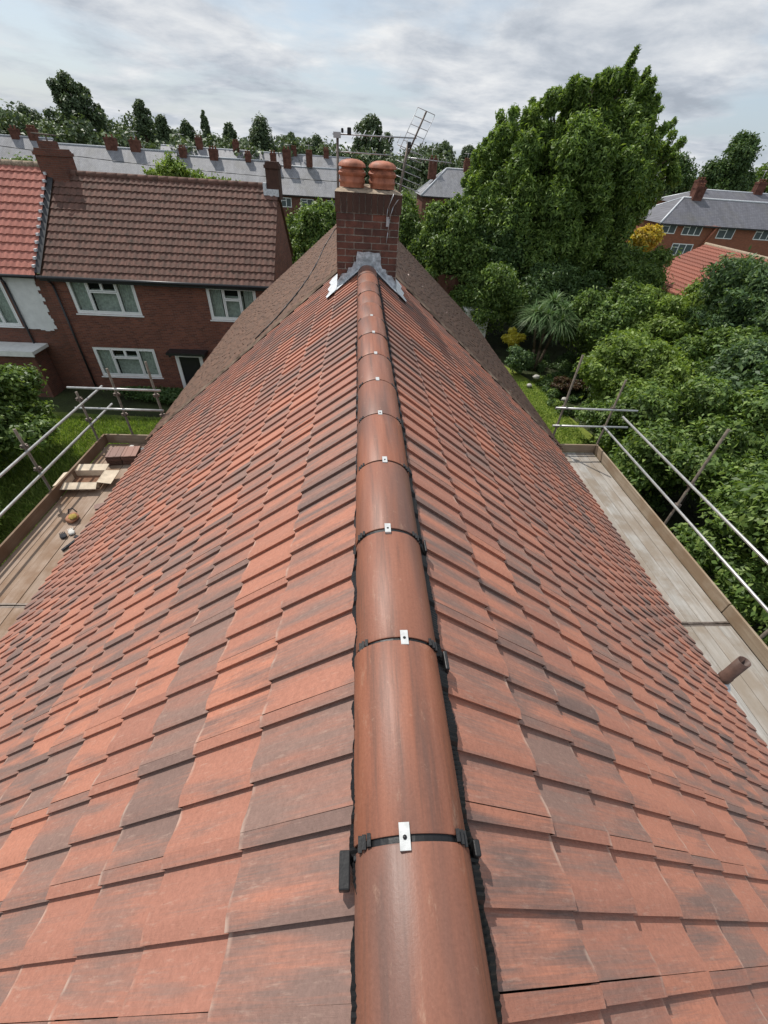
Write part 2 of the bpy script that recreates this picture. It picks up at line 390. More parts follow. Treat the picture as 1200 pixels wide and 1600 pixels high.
# ------------------------------------------------------------------ ground
g = MB()
N = 60
def gz(x, y): return GROUND
for i in range(N):
    for j in range(N):
        x0, x1 = -900 + i * 30, -870 + i * 30; y0, y1 = -200 + j * 30, -170 + j * 30
        g.quad((x0, y0, GROUND), (x1, y0, GROUND), (x1, y1, GROUND), (x0, y1, GROUND))
mg = Mat('garden_ground', .95, .1); pg = mg.pos()
cg = mg.ramp(mg.noise(pg, .45, 6, .6), [(.36, (.03, .032, .02)), (.5, (.045, .055, .025)), (.66, (.06, .075, .03))])
cg = mg.mix(.5, cg, mg.ramp(mg.noise(pg, 9, 5, .7), [(.3, .3), (.7, .7)]), 'OVERLAY'); mg.col(cg); mg.bump(mg.noise(pg, 14, 5, .7), .8, .05)
g.build('ground', mg.m, kind='structure')
def lawn(name, pts, c0, c1):
    m = Mat(name + '_grass', .9, .15); p = m.pos()
    c = m.ramp(m.noise(p, 1.3, 6, .65), [(.35, c0), (.68, c1)])
    c = m.mix(.45, c, m.ramp(m.noise(p, 25, 5, .7), [(.3, .3), (.7, .7)]), 'OVERLAY'); m.col(c); m.bump(m.noise(p, 30, 4, .7), .7, .03)
    b = MB(); b.poly([(x, y, GROUND + .02) for x, y in pts]); return b.build(name, m.m, kind='structure')
lawn('lawn', [(5.5, 9), (9.5, 9.5), (11.4, 12.5), (12.0, 16), (11.3, 19.2), (10.9, 21.5), (10.6, 24.2), (9.2, 27.5), (7.6, 26), (6.5, 18)], (.13, .17, .03), (.22, .26, .05))
lawn('front_lawn', [(-16.5, 6), (-7.0, 6), (-7.0, 18.0), (-15, 18.5), (-16.5, 15)], (.07, .11, .02), (.19, .21, .05))
def grass(name, x0, x1, y0, y1, n, mat, h, seed):
    r = np.random.default_rng(seed); x = r.uniform(x0, x1, n); y = r.uniform(y0, y1, n); a = r.uniform(0, 6.28, n); hh = h * r.uniform(.4, 1.3, n)
    dx, dy = np.cos(a) * .02, np.sin(a) * .02; lx, ly = r.normal(0, .4, n) * hh, r.normal(0, .4, n) * hh; z = np.full(n, GROUND + .02)
    V = np.stack([np.stack([x - dx, y - dy, z], 1), np.stack([x + dx, y + dy, z], 1), np.stack([x + lx, y + ly, z + hh], 1)], 1).reshape(-1, 3)
    o = link(name, np_mesh(name, V, np.arange(3 * n).reshape(-1, 3), mat)); tag(o, kind='stuff')
    return o
grass('grass', 6.8, 11.2, 10, 24, 30000, M['leaf_light'], .09, 3)
grass('grass', -14.5, -7.0, 6, 18, 46000, M['leaf_light'], .16, 4)

# ------------------------------------------------------------------ THE NEW ROOF (foreground house)
house = empty('house', (0, 0, GROUND), label='house under the viewer newly roofed in red interlocking tiles with a clay ridge', cat='house')
HM = Matrix.Translation((0, 0, -GROUND))       # parent sits on the ground: children placed in world numbers
def Hm(m): return HM @ m
YN, YP = -1.6, 7.55                 # near end, party line
GA, TL, TH, TAU = .325, .415, .0165, .051
NC = 16
PROF = [(0, .0185), (.021, .0160), (.05, .0075), (.085, .0015), (.1195, 0), (.1145, .0148), (.142, .0188), (.171, .0158), (.20, .0075), (.235, .0015), (.2695, 0), (.2645, .0155), (.2985, .0195)]
Y_TH1 = .247                         # where the steep step nearest the interlock lies
def tile_mesh(side):
    V = []; F = []; UV = []
    n = len(PROF)
    for u, dn in ((0, 0), (1, 0), (1, -TH)):
        for v, h in PROF:
            vv = v if side > 0 else -v
            V.append((u * TL, vv, TAU * u * TL + h + dn - (.004 if u == 0 else 0)))
    for row in range(2):
        for k in range(n - 1):
            a, b, c, d = row * n + k, (row + 1) * n + k, (row + 1) * n + k + 1, row * n + k + 1
            F.append((a, b, c, d) if side > 0 else (d, c, b, a))
            us = (0, 1) if row == 0 else (1, 1)
            q = [(us[0], PROF[k][0] / .3), (us[1], PROF[k][0] / .3), (us[1], PROF[k + 1][0] / .3), (us[0], PROF[k + 1][0] / .3)]
            UV.append(q if side > 0 else q[::-1])
    # near side edge of the tile
    i = len(V); vv = 0.0
    V += [(0, vv, -.01), (TL, vv, TAU * TL + .024 - TH)]
    F.append((0, i, i + 1, n) if side > 0 else (n, i + 1, i, 0)); UV.append([(0, 0)] * 4)
    return V, F, UV
def finish_tile(me, UV, angle=40):
    uvl = me.uv_layers.new(name='UVMap'); uvl.data.foreach_set('uv', np.array(UV, np.float32).ravel())
    me.shade_smooth(); me.set_sharp_from_angle(angle=R_(angle))
tm = {}
for side in (1, -1):
    V, F, UV = tile_mesh(side)
    me = bpy.data.meshes.new('roof_tile'); me.from_pydata(V, [], F); me.materials.append(M['tile']); me.update(); finish_tile(me, UV); tm[side] = (me, V, F, UV)
def slope_matrix(side, s, y, n):
    d = Vector((side * CP, 0, -SP)); nn = Vector((side * SP, 0, CP)); yy = Vector((0, side, 0))
    p = d * s + nn * n + Vector((0, y, 0))
    return Matrix(((d.x, yy.x, nn.x, p.x), (d.y, yy.y, nn.y, p.y), (d.z, yy.z, nn.z, p.z), (0, 0, 0, 1)))
j0 = math.floor((YN - Y_TH1 - .034) / .3)
cells = []
S0 = .536 - TL
for side in (1, -1):
    for k in range(NC):
        j = j0
        while True:
            y = Y_TH1 + .034 + .3 * j
            if y + .3 > YP + .02: break
            cells.append((side, k, j, y)); j += 1
tr = random.Random(11)
items = []
for side, k, j, y in cells:
    s = S0 + k * GA + tr.uniform(-.002, .002)
    mw = slope_matrix(side, s, y + tr.uniform(-.0012, .0012), -.027 + tr.uniform(-.0012, .0015))
    mw = mw @ Matrix.Rotation(tr.uniform(-.004, .004), 4, 'Z') @ Matrix.Rotation(tr.uniform(-.006, .006), 4, 'X')
    c = mw @ Vector((TL * .7, .15 * side, .02)); d = c - CAM
    z = d.dot(fwd); 
    if z > .15:
        px, py = 600 + 638 * d.dot(rt) / z, 800 - 638 * d.dot(up) / z
        inview = -60 < px < 1260 and py < 1660
    else: inview = False
    items.append((d.length if inview else 50 + d.length, side, mw))
items.sort(key=lambda t: t[0])
for dist, side, mw in items[:300]:
    link('roof_tile', tm[side][0], house, Hm(mw))
V = []; F = []; UV = []; A = []
for dist, side, mw in items[300:]:
    if dist > 50 and dist > 53.0: pass
    me, v, f, uv = tm[side]; i = len(V); a = tr.random()
    V += [tuple(mw @ Vector(p)) for p in v]; F += [tuple(i + q for q in ff) for ff in f]; UV += uv; A += [a] * len(v)
me = bpy.data.meshes.new('roof_tiles'); me.from_pydata(V, [], F); me.materials.append(M['tile']); me.update(); finish_tile(me, UV)
me.attributes.new('rnd', 'FLOAT', 'POINT').data.foreach_set('value', A)
tag(link('roof_tiles', me, house, HM), kind='stuff')

S_EAVE = S0 + (NC - 1) * GA + TL
XE, ZE = S_EAVE * CP, -S_EAVE * SP
b = MB()
for sg in (1, -1):
    def P(s, y, n): return (sg * (s * CP + n * SP), y, -s * SP + n * CP)
    b.quad(P(0, YN - .2, -.034), P(S_EAVE - .05, YN - .2, -.034), P(S_EAVE - .05, YP, -.034), P(0, YP, -.034))
b.build('roof_deck', M['membrane'], house).matrix_basis = HM

def strip_profile(y):
    t = (y - (Y_TH1 + .034)) % .3
    return float(np.interp(t, [p[0] for p in PROF], [p[1] for p in PROF]))
for sg, w0, w1 in ((1, .108, .143), (-1, .108, .127)):     # corrugated black roll beneath the ridge tiles
    b = MB(); ys = np.arange(YN, 6.18, .006); rr = random.Random(5 + sg); edge = []
    amp = 0
    for y in ys:
        amp = .95 * amp + rr.uniform(-.0022, .0022)
        edge.append(w1 + amp + .004 * math.sin(y * 41))
    for i in range(len(ys) - 1):
        q = []
        for y, e in ((ys[i], edge[i]), (ys[i + 1], edge[i + 1])):
            n = strip_profile(y) - .004 + .0026 * math.sin(y * 523)
            q.append([(sg * (w * 1.0), y, -w / CP * SP + n / CP) for w in (w0, e)])
        b.quad(q[0][0], q[0][1], q[1][1], q[1][0])
    o = b.build('ridge_roll', M['black'], house); o.matrix_basis = HM

Lr, y0r, WR = .457, .199, .249
def ridge_mesh():
    V = []; F = []; n = 22; a, bb, th = WR / 2, .100, .016; yl = Lr - .013
    rows = [(0.0, 1, 1), (yl, 1, 1)]
    rings = []
    for yv in (0.0, .004, yl - .004, yl):
        sh = .985 if yv in (0.0, yl) else 1.0
        rings.append([(a * sh * math.cos(math.pi * k / n), yv, -.1 + bb * sh * math.sin(math.pi * k / n) - (.004 if k in (0, n) else 0)) for k in range(n + 1)])
    inner = [[((a - th) * math.cos(math.pi * k / n), yv, -.1 + (bb - th) * math.sin(math.pi * k / n) - .006) for k in range(n + 1)] for yv in (0.0, yl)]
    base = []
    for r_ in rings + inner: base.append(len(V)); V.extend(r_)
    for q in range(3):
        for k in range(n): F.append((base[q] + k, base[q] + k + 1, base[q + 1] + k + 1, base[q + 1] + k)[::-1])
    for (p, q) in ((4, 0), (3, 5)):
        for k in range(n): F.append((base[p] + k, base[p] + k + 1, base[q] + k + 1, base[q] + k)[::-1])
    F.append((base[0], base[3], base[5], base[4])); F.append((base[0] + n, base[4] + n, base[5] + n, base[3] + n))
    me = bpy.data.meshes.new('ridge_tile'); me.from_pydata(V, [], F); me.materials.append(M['ridge']); me.update()
    me.shade_smooth(); me.set_sharp_from_angle(angle=R_(50)); return me
rme = ridge_mesh()
cb = MB()   # clip strap across the joint with a dark screw
cb.box((-.011, -.025, .0025), (.011, .019, .0045)); cb.box((-.011, -.027, -.004), (.011, -.0248, .0045))
clip_me = cb.mesh('ridge_clip', M['zinc'])
sb = MB(); sb.lathe((0, -.006, .0045), [(.0001, .0022), (.003, .002), (.0045, 0)], 8); screw_me = sb.mesh('screw', M['black'])
bb_ = MB()
n = 20
for k in range(n):
    t0, t1 = math.pi * (k - .6) / (n - 1.2), math.pi * (k + .4) / (n - 1.2)
    t0, t1 = math.pi * k / n, math.pi * (k + 1) / n
    a0 = WR / 2 - .006; c0 = .094
    p = [(a0 * math.cos(t), c0 * math.sin(t) - .1) for t in (t0, t1)]
    bb_.quad((p[0][0], -.016, p[0][1]), (p[0][0], .006, p[0][1]), (p[1][0], .006, p[1][1]), (p[1][0], -.016, p[1][1]))
for sgn in (1, -1):   # the pinching teeth of the joint seal, at both shoulders
    for q in range(3):
        t = R_(28 + 7 * q); x, z = sgn * (WR / 2 + .002) * math.cos(t), .101 * math.sin(t) - .1
        bb_.box((x - .004, -.018 + .003 * q, z - .004), (x + .004, .010, z + .004))
seal_me = bb_.mesh('joint_seal', M['black'])
rr = random.Random(3)
for k in range(-3, 13):
    y = y0r + k * Lr
    mw = Matrix.Translation((rr.uniform(-.0025, .0025), y, rr.uniform(-.003, .003))) @ Matrix.Rotation(rr.uniform(-.007, .007), 4, 'Z') @ Matrix.Rotation(rr.uniform(-.006, .006), 4, 'X')
    rtile = link('ridge_tile', rme, house, Hm(mw))
    link('joint_seal', seal_me, rtile)
    dx = {0: -.022, 1: .014, 2: -.006, 3: .002, 4: -.002}.get(k, rr.uniform(-.008, .008))
    if k > 8: continue
    cl = link('ridge_clip', clip_me, rtile, Matrix.Translation((dx, 0, -.0003 - abs(dx) * .05)) @ Matrix.Rotation(dx * 1.2, 4, 'Y'))
    if k <= 4: link('screw', screw_me, rtile, Matrix.Translation((dx, 0, -.0003)))
# black end lugs poking out beside the ridge
for x, y, l, wd in ((-.145, .160, .064, .023), (.140, .184, .03, .014), (.146, .625, .06, .012), (-.128, 1.06, .04, .006), (.142, 1.1, .06, .008)):
    b = MB(); sg = 1 if x > 0 else -1; zc = -abs(x) * TP + .034
    b.box((x - wd / 2, y - l / 2, zc - .03), (x + wd / 2, y + l / 2, zc + .004)); b.box((x - sg * .03 - .012, y + .012, zc - .012), (x - sg * .03 + .03 * (sg < 0) + .012, y + .022, zc + .004))
    b.build('seal_lug', M['black'], house, bevel=.003).matrix_basis = HM

# walls, gutters of the foreground house
b = MB(); WX = 3.85
b.box((-WX, YN - .1, GROUND), (-WX + .25, YP, -WX * TP - .06)); b.box((WX - .25, YN - .1, GROUND), (WX, YP, -WX * TP - .06))
b.build('wall', M['wall2'], house).matrix_basis = HM
for sg in (1, -1):
    b = MB(); c = (sg * (XE - .035), ZE - .045); n = 8
    for k in range(n):
        t0, t1 = math.pi + math.pi * k / n, math.pi + math.pi * (k + 1) / n
        p0 = (c[0] + .056 * math.cos(t0), c[1] + .056 * math.sin(t0)); p1 = (c[0] + .056 * math.cos(t1), c[1] + .056 * math.sin(t1))
        b.quad((p0[0], YN, p0[1]), (p0[0], 17, p0[1]), (p1[0], 17, p1[1]), (p1[0], YN, p1[1]))
    b.box((sg * (XE - .12) - .012, YN, ZE - .19), (sg * (XE - .12) + .012, YP, ZE - .005))
    b.build('gutter', M['gutter'], house).matrix_basis = HM
# vent pipe rising past the right eave
b = MB(); n = 20
prof = [(.066, -1.0), (.066, .0), (.071, .002), (.071, .13), (.066, .135), (.066, .46), (.059, .46), (.059, .1), (.001, .1)]
b.lathe((4.29, 2.20, -3.50), prof, n)
b.build('vent_pipe', M['pvc_brown'], house).matrix_basis = HM
b = MB(); b.lathe((4.29, 2.20, -3.50), [(.13, -.045), (.09, -.01), (.078, .05), (.068, .055)], 16)
b.box((4.08, 2.0, -3.44), (4.22, 2.34, -3.425), Matrix.Identity(4)); b.build('pipe_collar', M['lead_pale'], house).matrix_basis = HM

# ------------------------------------------------------------------ chimney
CX0, CX1, CY0, CY1, CZ = -.395, .400, 6.20, 7.30, .745
b = MB(); b.box((CX0 + .012, CY0 + .012, -2.2), (CX1 - .012, CY1 - .012, CZ - .004))
chim = b.build('chimney', M['mortar'], house); chim.matrix_basis = HM
def brick_mesh(lx, ly, lz, mat, seed):
    r = random.Random(seed); bm = MB(); bm.box((0, 0, 0), (lx, ly, lz))
    bm.v = [(x + r.uniform(-.002, .002), y + r.uniform(-.002, .002), z + r.uniform(-.0015, .0015)) for x, y, z in bm.v]
    return bm.mesh('brick', mat)
bS = [brick_mesh(.215, .1025, .065, M['brick'], s) for s in range(4)]
bH = [brick_mesh(.1025, .1025, .065, M['brick'], s) for s in range(3)]
bV = [brick_mesh(.065, .1025, .195, M['brick_dark'], s) for s in range(3)]
br = random.Random(21)
def put_brick(me, x, y, z, rz=0):
    link('brick', me, chim, Matrix.Translation((x, y, z)) @ Matrix.Rotation(rz, 4, 'Z'))
Wc = CX1 - CX0; Dc = CY1 - CY0
zc0 = CZ - .205
course = 0; z = zc0 - .075
while z > -.95:
    off = 0.0 if course % 2 == 0 else .1125
    x = CX0 + 0.0
    row = []
    if off: row.append((x, 'H')); x += .1125
    while x < CX1 - .11:
        if x + .215 <= CX1 + .004: row.append((x, 'S')); x += .225
        else: row.append((x, 'H')); x += .1125
    for xx, t in row:
        j = br.uniform(-.003, .003)
        put_brick(br.choice(bS if t == 'S' else bH), xx, CY0 - .0 + j, z)
    yy = CY0 + (.1125 if off else .225)
    while z > -.60 and yy < CY1 - .2:
        put_brick(br.choice(bS), CX0 + .1025 + br.uniform(-.003, .003), yy, z, math.pi / 2)
        put_brick(br.choice(bS), CX1 + br.uniform(-.003, .003), yy, z, math.pi / 2)
        yy += .225
    course += 1; z -= .0755
x = CX0 - .012
while x < CX1 - .03:
    put_brick(br.choice(bV), x, CY0 - .016 + br.uniform(-.003, .003), zc0); x += .0745
yy = CY0 + .10
while yy < CY1 - .05:
    for xx in (CX0 + .09, CX1 + .012): put_brick(br.choice(bV), xx, yy, zc0, math.pi / 2)
    yy += .0745
# mortar cap, lumpy
V = []; F = []; n = 15
nr = np.random.default_rng(4)
for i in range(n):
    for j in range(n):
        u, v_ = i / (n - 1), j / (n - 1); e = min(u, 1 - u, v_, 1 - v_)
        V.append((CX0 - .015 + u * (Wc + .03), CY0 - .02 + v_ * (Dc + .04), CZ - .008 + min(e * 3.2, 1) * .055 + nr.uniform(-.008, .01) * (e > 0)))
for i in range(n - 1):
    for j in range(n - 1): F.append((i * n + j, (i + 1) * n + j, (i + 1) * n + j + 1, i * n + j + 1))
me = bpy.data.meshes.new('flaunching'); me.from_pydata(V, [], F); me.materials.append(M['flaunch']); me.update(); me.shade_smooth(); link('flaunching', me, chim)
pb = MB()
pb.lathe((0, 0, 0), [(.150, 0), (.150, .035), (.158, .045), (.158, .065), (.150, .072), (.148, .105), (.166, .118), (.168, .140), (.152, .150), (.150, .165),
                     (.128, .168), (.128, .184), (.160, .188), (.166, .196), (.156, .222), (.12, .247), (.06, .262), (.001, .266)], 32)
pot_me = pb.mesh('chimney_pot', M['pot']); pot_me.set_sharp_from_angle(angle=R_(50))
for x, y in ((-.205, 6.47), (.170, 6.47), (-.205, 7.0), (.170, 7.0)):
    link('chimney_pot', pot_me, chim, Matrix.Translation((x, y, CZ + .03)))
# lead at the foot of the stack
b = MB()
fy = CY0 - .006
b.poly([(-.15, fy, -.05), (.18, fy, -.05), (.175, fy, .09), (.150, fy, .135), (.09, fy, .128), (.02, fy, .142), (-.06, fy, .130), (-.13, fy, .138), (-.145, fy, .07)])
b.build('lead_flashing', M['lead'], chim)
for sg in (1, -1):
    b = MB(); X = CX1 if sg > 0 else CX0
    # stepped front upstand following the slope
    pts = [(.10, .03), (.17, .02), (.20, -.045), (.245, -.05), (.27, -.115), (.33, -.12), (abs(X), -.215), (abs(X), -.36), (.10, -.10)]
    b.poly([(sg * px, fy + .001, pz) for px, pz in pts])
    b.build('lead_flashing', M['lead'], chim)
    b = MB(); w_ = .15   # apron dressed over the tiles in front, lumpy strip
    def PS(s, y, n): return (sg * (s * CP + n * SP), y, -s * SP + n * CP)
    for q in range(6):
        s0, s1 = .10 + q * .075, .10 + (q + 1) * .075
        wob = [.02 * math.sin(9 * s0 + sg), .02 * math.sin(9 * s1 + sg)]
        b.quad(PS(s0, CY0 - .12 + wob[0], .024), PS(s1, CY0 - .12 + wob[1], .024), PS(s1, CY0, .026), PS(s0, CY0, .026))
    for q in range(8):     # down the side of the stack
        yA, yB = CY0 - .12 + q * .14, CY0 - .12 + (q + 1) * .14
        sA = abs(X) / CP
        o1, o2 = .16 + .03 * math.sin(q * 2.1), .16 + .03 * math.sin(q * 2.1 + 2.1)
        b.quad(PS(sA - .01, yA, .03), PS(sA + o1, yA, .026), PS(sA + o2, yB, .026), PS(sA - .01, yB, .03))
        b.quad(PS(sA + o1, yA, .026), PS(sA + o1 + .01, yA, .0), PS(sA + o2 + .01, yB, .0), PS(sA + o2, yB, .026))
    b.build('lead_apron', M['lead_pale'], chim)
    b = MB(); b.box((X - .004 * (sg < 0) , CY0 + .01, -.62), (X + .004 * (sg > 0), CY1, -.20)); b.build('lead_soaker', M['lead'], chim)

# aerials on the chimney
def aerial(name, label): return empty(name, (0, 0, 0), label=label, cat='aerial')
a1 = aerial('tv_aerial', 'thin dark tv aerial with a long level boom at the left of the chimney')
MB().tube((-.40, 6.9, -.1), (-.39, 6.9, 1.275), .016, 8).build('mast', M['coupler'], a1)
b = MB(); b.tube((-.45, 6.88, 1.26), (.62, 7.15, 1.285), .008, 6); b.box((-.44, 6.86, 1.225), (-.35, 6.93, 1.28)); b.build('boom', M['alu'], a1)
b = MB(); b.tube((-.42, 6.9, 1.10), (.30, 7.1, 1.10), .007, 6); b.build('boom', M['alu'], a1)
b = MB(); b.box((-.27, 6.87, 1.26), (-.22, 6.93, 1.33)); b.box((-.345, 6.88, 1.275), (-.315, 6.93, 1.32)); b.build('dipole_box', M['black'], a1, bevel=.01)
for k in range(7):
    x = -.18 + k * .115; y = 6.93 + (x + .45) * .25
    MB().tube((x - .03, y - .16, 1.275 - .05), (x + .03, y + .16, 1.275 + .05), .0045, 5).build('element', M['alu'], a1)
for k in range(5):
    x = -.26 + k * .12; y = 6.95 + (x + .45) * .25
    MB().tube((x - .02, y - .13, 1.13), (x + .02, y + .13, 1.09), .004, 5).build('element', M['alu'], a1)
a2 = aerial('tv_aerial', 'tilted grey yagi tv aerial pointing skyward at the right of the chimney')
MB().tube((.355, 6.9, .3), (.50, 6.92, 1.23), .017, 8).build('mast', M['coupler'], a2)
MB().tube((.50, 6.92, 1.12), (.70, 6.98, 1.53), .011, 6).build('boom', M['coupler'], a2)
for k in range(6):
    t = k / 5; cx, cy, czz = .51 + .19 * t, 6.92 + .06 * t, 1.15 + .38 * t
    MB().tube((cx - .115, cy - .05, czz + .025), (cx + .115, cy + .05, czz - .025), .004, 5).build('element', M['alu'], a2)
for sg in (-1, 1):
    MB().tube((.51 + sg * .115, 6.92 + sg * .05, 1.15 - sg * .025), (.70 + sg * .115, 6.98 + sg * .05, 1.53 - sg * .025), .0035, 5).build('side_rail', M['alu'], a2)
for k in range(6):
    z = 1.16 - k * .075
    MB().tube((.36, 6.88, z + .045), (.70, 6.99, z - .045), .005, 5).build('reflector_rod', M['alu'], a2)
for k in range(9):
    x = .62 + k * .055; MB().tube((x, 6.9, 1.10), (x + .02, 7.1, 1.045), .004, 5).build('director', M['alu'], a2)
MB().tube((.50, 6.95, 1.09), (1.10, 7.02, 1.065), .006, 5).build('lower_boom', M['alu'], a2)
b = MB(); b.box((.485, 6.88, 1.18), (.53, 6.94, 1.24)); b.build('bracket', M['black'], a2, bevel=.01)
b = MB(); b.path([(.40, 6.195, .75), (.30, 6.18, .62), (.26, 6.178, .5), (.25, 6.18, .36), (.235, 6.178, .25)], .006, 6)
b.path([(.30, 6.178, .745), (.235, 6.178, .60), (.225, 6.178, .50)], .005, 6)
b.box((.222, 6.165, .42), (.252, 6.182, .52)); tag(b.build('aerial_cable', M['alu']), 'loose pale aerial cable hanging down the front of the brick chimney', 'cable')

# ------------------------------------------------------------------ the older half of the pair
old = empty('house', (0, 12, GROUND), label='attached half with a weathered plain brown tiled roof behind the brick chimney', cat='house')
OM = Matrix.Translation((0, -12, -GROUND))
Y2 = 17.0; SO = 5.62
V = []; F = []; A = []
pr_ = np.random.default_rng(8)
for sg in (1, -1):
    ng = int(SO / .10)
    for k in range(ng + 1):
        s = k * .10 + .02; off = .0825 if k % 2 else 0
        y = YP + .005 + off - .0825
        while y < Y2 - .02:
            y1_ = min(y + .163, Y2); ya = max(y, YP + .005)
            j = pr_.uniform(-.004, .004); nb, ntop = .002, .026 + pr_.uniform(-.005, .006)
            def P(s_, y_, n_): return (sg * (s_ * CP + n_ * SP), y_, -s_ * SP + n_ * CP)
            i = len(V)
            V += [P(s - .06, ya, nb - .004), P(s - .06, y1_, nb - .004), P(s + .102 + j, y1_, ntop), P(s + .102 + j, ya, ntop), P(s + .102 + j, y1_, ntop - .02), P(s + .102 + j, ya, ntop - .02)]
            fa = [(i, i + 1, i + 2, i + 3), (i + 3, i + 2, i + 4, i + 5)]
            if sg > 0: fa = [t[::-1] for t in fa]
            F += fa; A += [float(pr_.random())] * 6
            y += .165
me = np_mesh('roof_tiles', V, F, M['plain']); me.attributes.new('rnd', 'FLOAT', 'POINT').data.foreach_set('value', A)
tag(link('roof_tiles', me, old, OM), kind='stuff')
k = 0; y = CY1 + .02
while y < Y2 - .1:
    link('ridge_tile', rme, old, OM @ Matrix.Translation((0, y, .03))); y += Lr
b = MB(); b.box((-4.0, YP + .01, GROUND), (4.0, Y2 - .12, -4.0 * TP - .05)); b.poly([(-4.0, Y2 - .12, -3.3), (4.0, Y2 - .12, -3.3), (0, Y2 - .12, -.08)])
b.build('wall', M['wall2'], old).matrix_basis = OM
for sg in (1, -1):
    b = MB(); b.tube((sg * (SO * CP - .0), YP, -SO * SP - .03), (sg * (SO * CP - .0), Y2, -SO * SP - .03), .05, 8); b.build('gutter', M['plain'], old).matrix_basis = OM
# ragged mortar fillet where the new tiles meet the old
for sg in (1, -1):
    b = MB(); q0 = None
    for q in range(28):
        s = .5 + q * .17; 
        w1 = .05 + .02 * math.sin(q * 1.7); h = .035 + .008 * math.sin(q * 2.3)
        cur = [(sg * (s * CP), YP - w1, -s * SP + .02), (sg * s * CP, YP + .0, -s * SP + h + .022), (sg * s * CP, YP + w1, -s * SP + .02)]
        if q0:
            b.quad(q0[0], cur[0], cur[1], q0[1]); b.quad(q0[1], cur[1], cur[2], q0[2])
        q0 = cur
    b.build('mortar_fillet', M['mortar_old'], old).matrix_basis = OM
def on_slope(x, y, n=.04): return (x, y, -abs(x) * TP + n)
b = MB(); b.path([on_slope(-.45, 16.6, .06), on_slope(-.85, 15.0), on_slope(-1.02, 13.0), on_slope(-1.05, 11.0), on_slope(-1.15, 9.7), on_slope(-1.32, 8.9), on_slope(-1.6, 8.2), on_slope(-2.0, 7.9)], .012, 6)
tag(b.build('roof_cable', M['black']), 'thin black cable trailing down the old brown roof left of the chimney', 'cable')

# ------------------------------------------------------------------ scaffolds
def scaffold(sg, label):
    sc_ = empty('scaffold', (sg * 5.1, 4, GROUND), label=label, cat='scaffold')
    SM = Matrix.Translation((-sg * 5.1, -4, -GROUND))
    def add(b, name, mat, bevel=0):
        o = b.build(name, mat, sc_, bevel=bevel); o.matrix_basis = SM; return o
    X = lambda a: sg * a
    zt = -4.2
    bx = [4.42 + .228 * k for k in range(6)]
    r = random.Random(40 + sg)
    yj = 3.46 if sg > 0 else 3.9
    for x in bx:
        bd = None
        for (ya, yb, dz) in ((-.8, yj - .01, .0), (yj + .01 + r.uniform(0, .01), 8.42 + r.uniform(-.03, .03), r.uniform(-.006, .002))):
            lo, hi = sorted((X(x), X(x + .222))); j = r.uniform(-.003, .003)
            add(MB().box((lo, ya, zt - .038 + dz + j), (hi, yb, zt + dz + j)), 'scaffold_board', M['board' if sg > 0 else 'board_brown'], .004)
            e = yb if yb < 5 else ya; q = (e - .03, e + .001) if yb < 5 else (e - .001, e + .03)
            add(MB().box((lo - .001, q[0], zt - .040 + dz + j), (hi + .001, q[1], zt + .0015 + dz + j)), 'end_band', M['coupler'])
    # toe boards
    for ya, yb in ((-.8, yj + .2), (yj + .22, 8.45)):
        lo, hi = sorted((X(5.795), X(5.835)))
        add(MB().box((lo, ya, zt - .005), (hi, yb, zt + .222)), 'toe_board', M['toe' if sg > 0 else 'toe_shaded'], .004)
    lo, hi = sorted((X(4.40), X(5.79)))
    add(MB().box((lo, 8.43, zt - .002), (hi, 8.47, zt + .215)), 'toe_board', M['toe_x'], .004)
    # tubes
    T = lambda a, c, nm='guard_rail', m='tube', rr=.0242: add(MB().tube(a, c, rr, 10), nm, M[m])
    ye = 8.1 if sg > 0 else 9.15
    T((X(5.90), -1.0, -3.17), (X(5.87), ye, -3.04 if sg > 0 else -3.16))
    T((X(5.90), -1.0, -3.68), (X(5.87), (8.55 if sg > 0 else 9.25), -3.56 if sg > 0 else -3.64))
    if sg > 0:
        T((4.52, 8.60, -3.11), (6.55, 8.62, -3.14)); T((4.60, 8.60, -3.57), (6.50, 8.62, -3.58))
        posts = [((5.95, 5.66), -1.98), ((5.95, 8.66), -2.42), ((5.95, 3.13), -2.9), ((4.74, 8.66), -1.90)]
    else:
        T((-6.25, 8.60, -2.96), (-4.33, 8.58, -2.96)); T((-6.28, 8.60, -3.43), (-4.40, 8.58, -3.43))
        posts = [((-5.97, 6.52), -2.78), ((-5.97, 8.40), -2.96), ((-4.50, 8.68), -2.38), ((-5.33, 8.68), -2.55), ((-5.97, 3.4), -2.9)]
    for (x, y), top in posts:
        T((x, y, GROUND), (x, y, top), 'standard', 'rust')
        for zc in ((-3.12, -3.6, -4.3) if top > -3.0 else (-4.3,)):
            bq = MB(); bq.box((x - .042, y - .042, zc - .035), (x + .042, y + .042, zc + .035)); bq.box((x - .07, y - .018, zc - .022), (x + .07, y + .018, zc + .022)); bq.tube((x - .03, y + .06, zc), (x - .03, y - .07, zc), .009, 6)
            add(bq, 'coupler', M['coupler'], .006)
    for y in (-.5, 3.2 if sg > 0 else 3.5, 5.7 if sg > 0 else 6.5, 8.3):
        T((X(4.1), y, -4.27), (X(6.12), y, -4.27), 'transom', 'rust')
    T((X(5.97), -1, -4.33), (X(5.97), 8.9, -4.33), 'ledger', 'rust'); T((X(4.3), -1, -4.33), (X(4.3), 8.9, -4.33), 'ledger', 'rust')
    T((X(5.97), 5.9, -4.4), (X(5.97), 8.6, -7.2), 'brace', 'rust')
    return sc_
scaffold(1, 'scaffold with pale weathered boards beside the garden and big tree')
scaffold(-1, 'scaffold beside the front lawn with tile stack and open box on its boards')
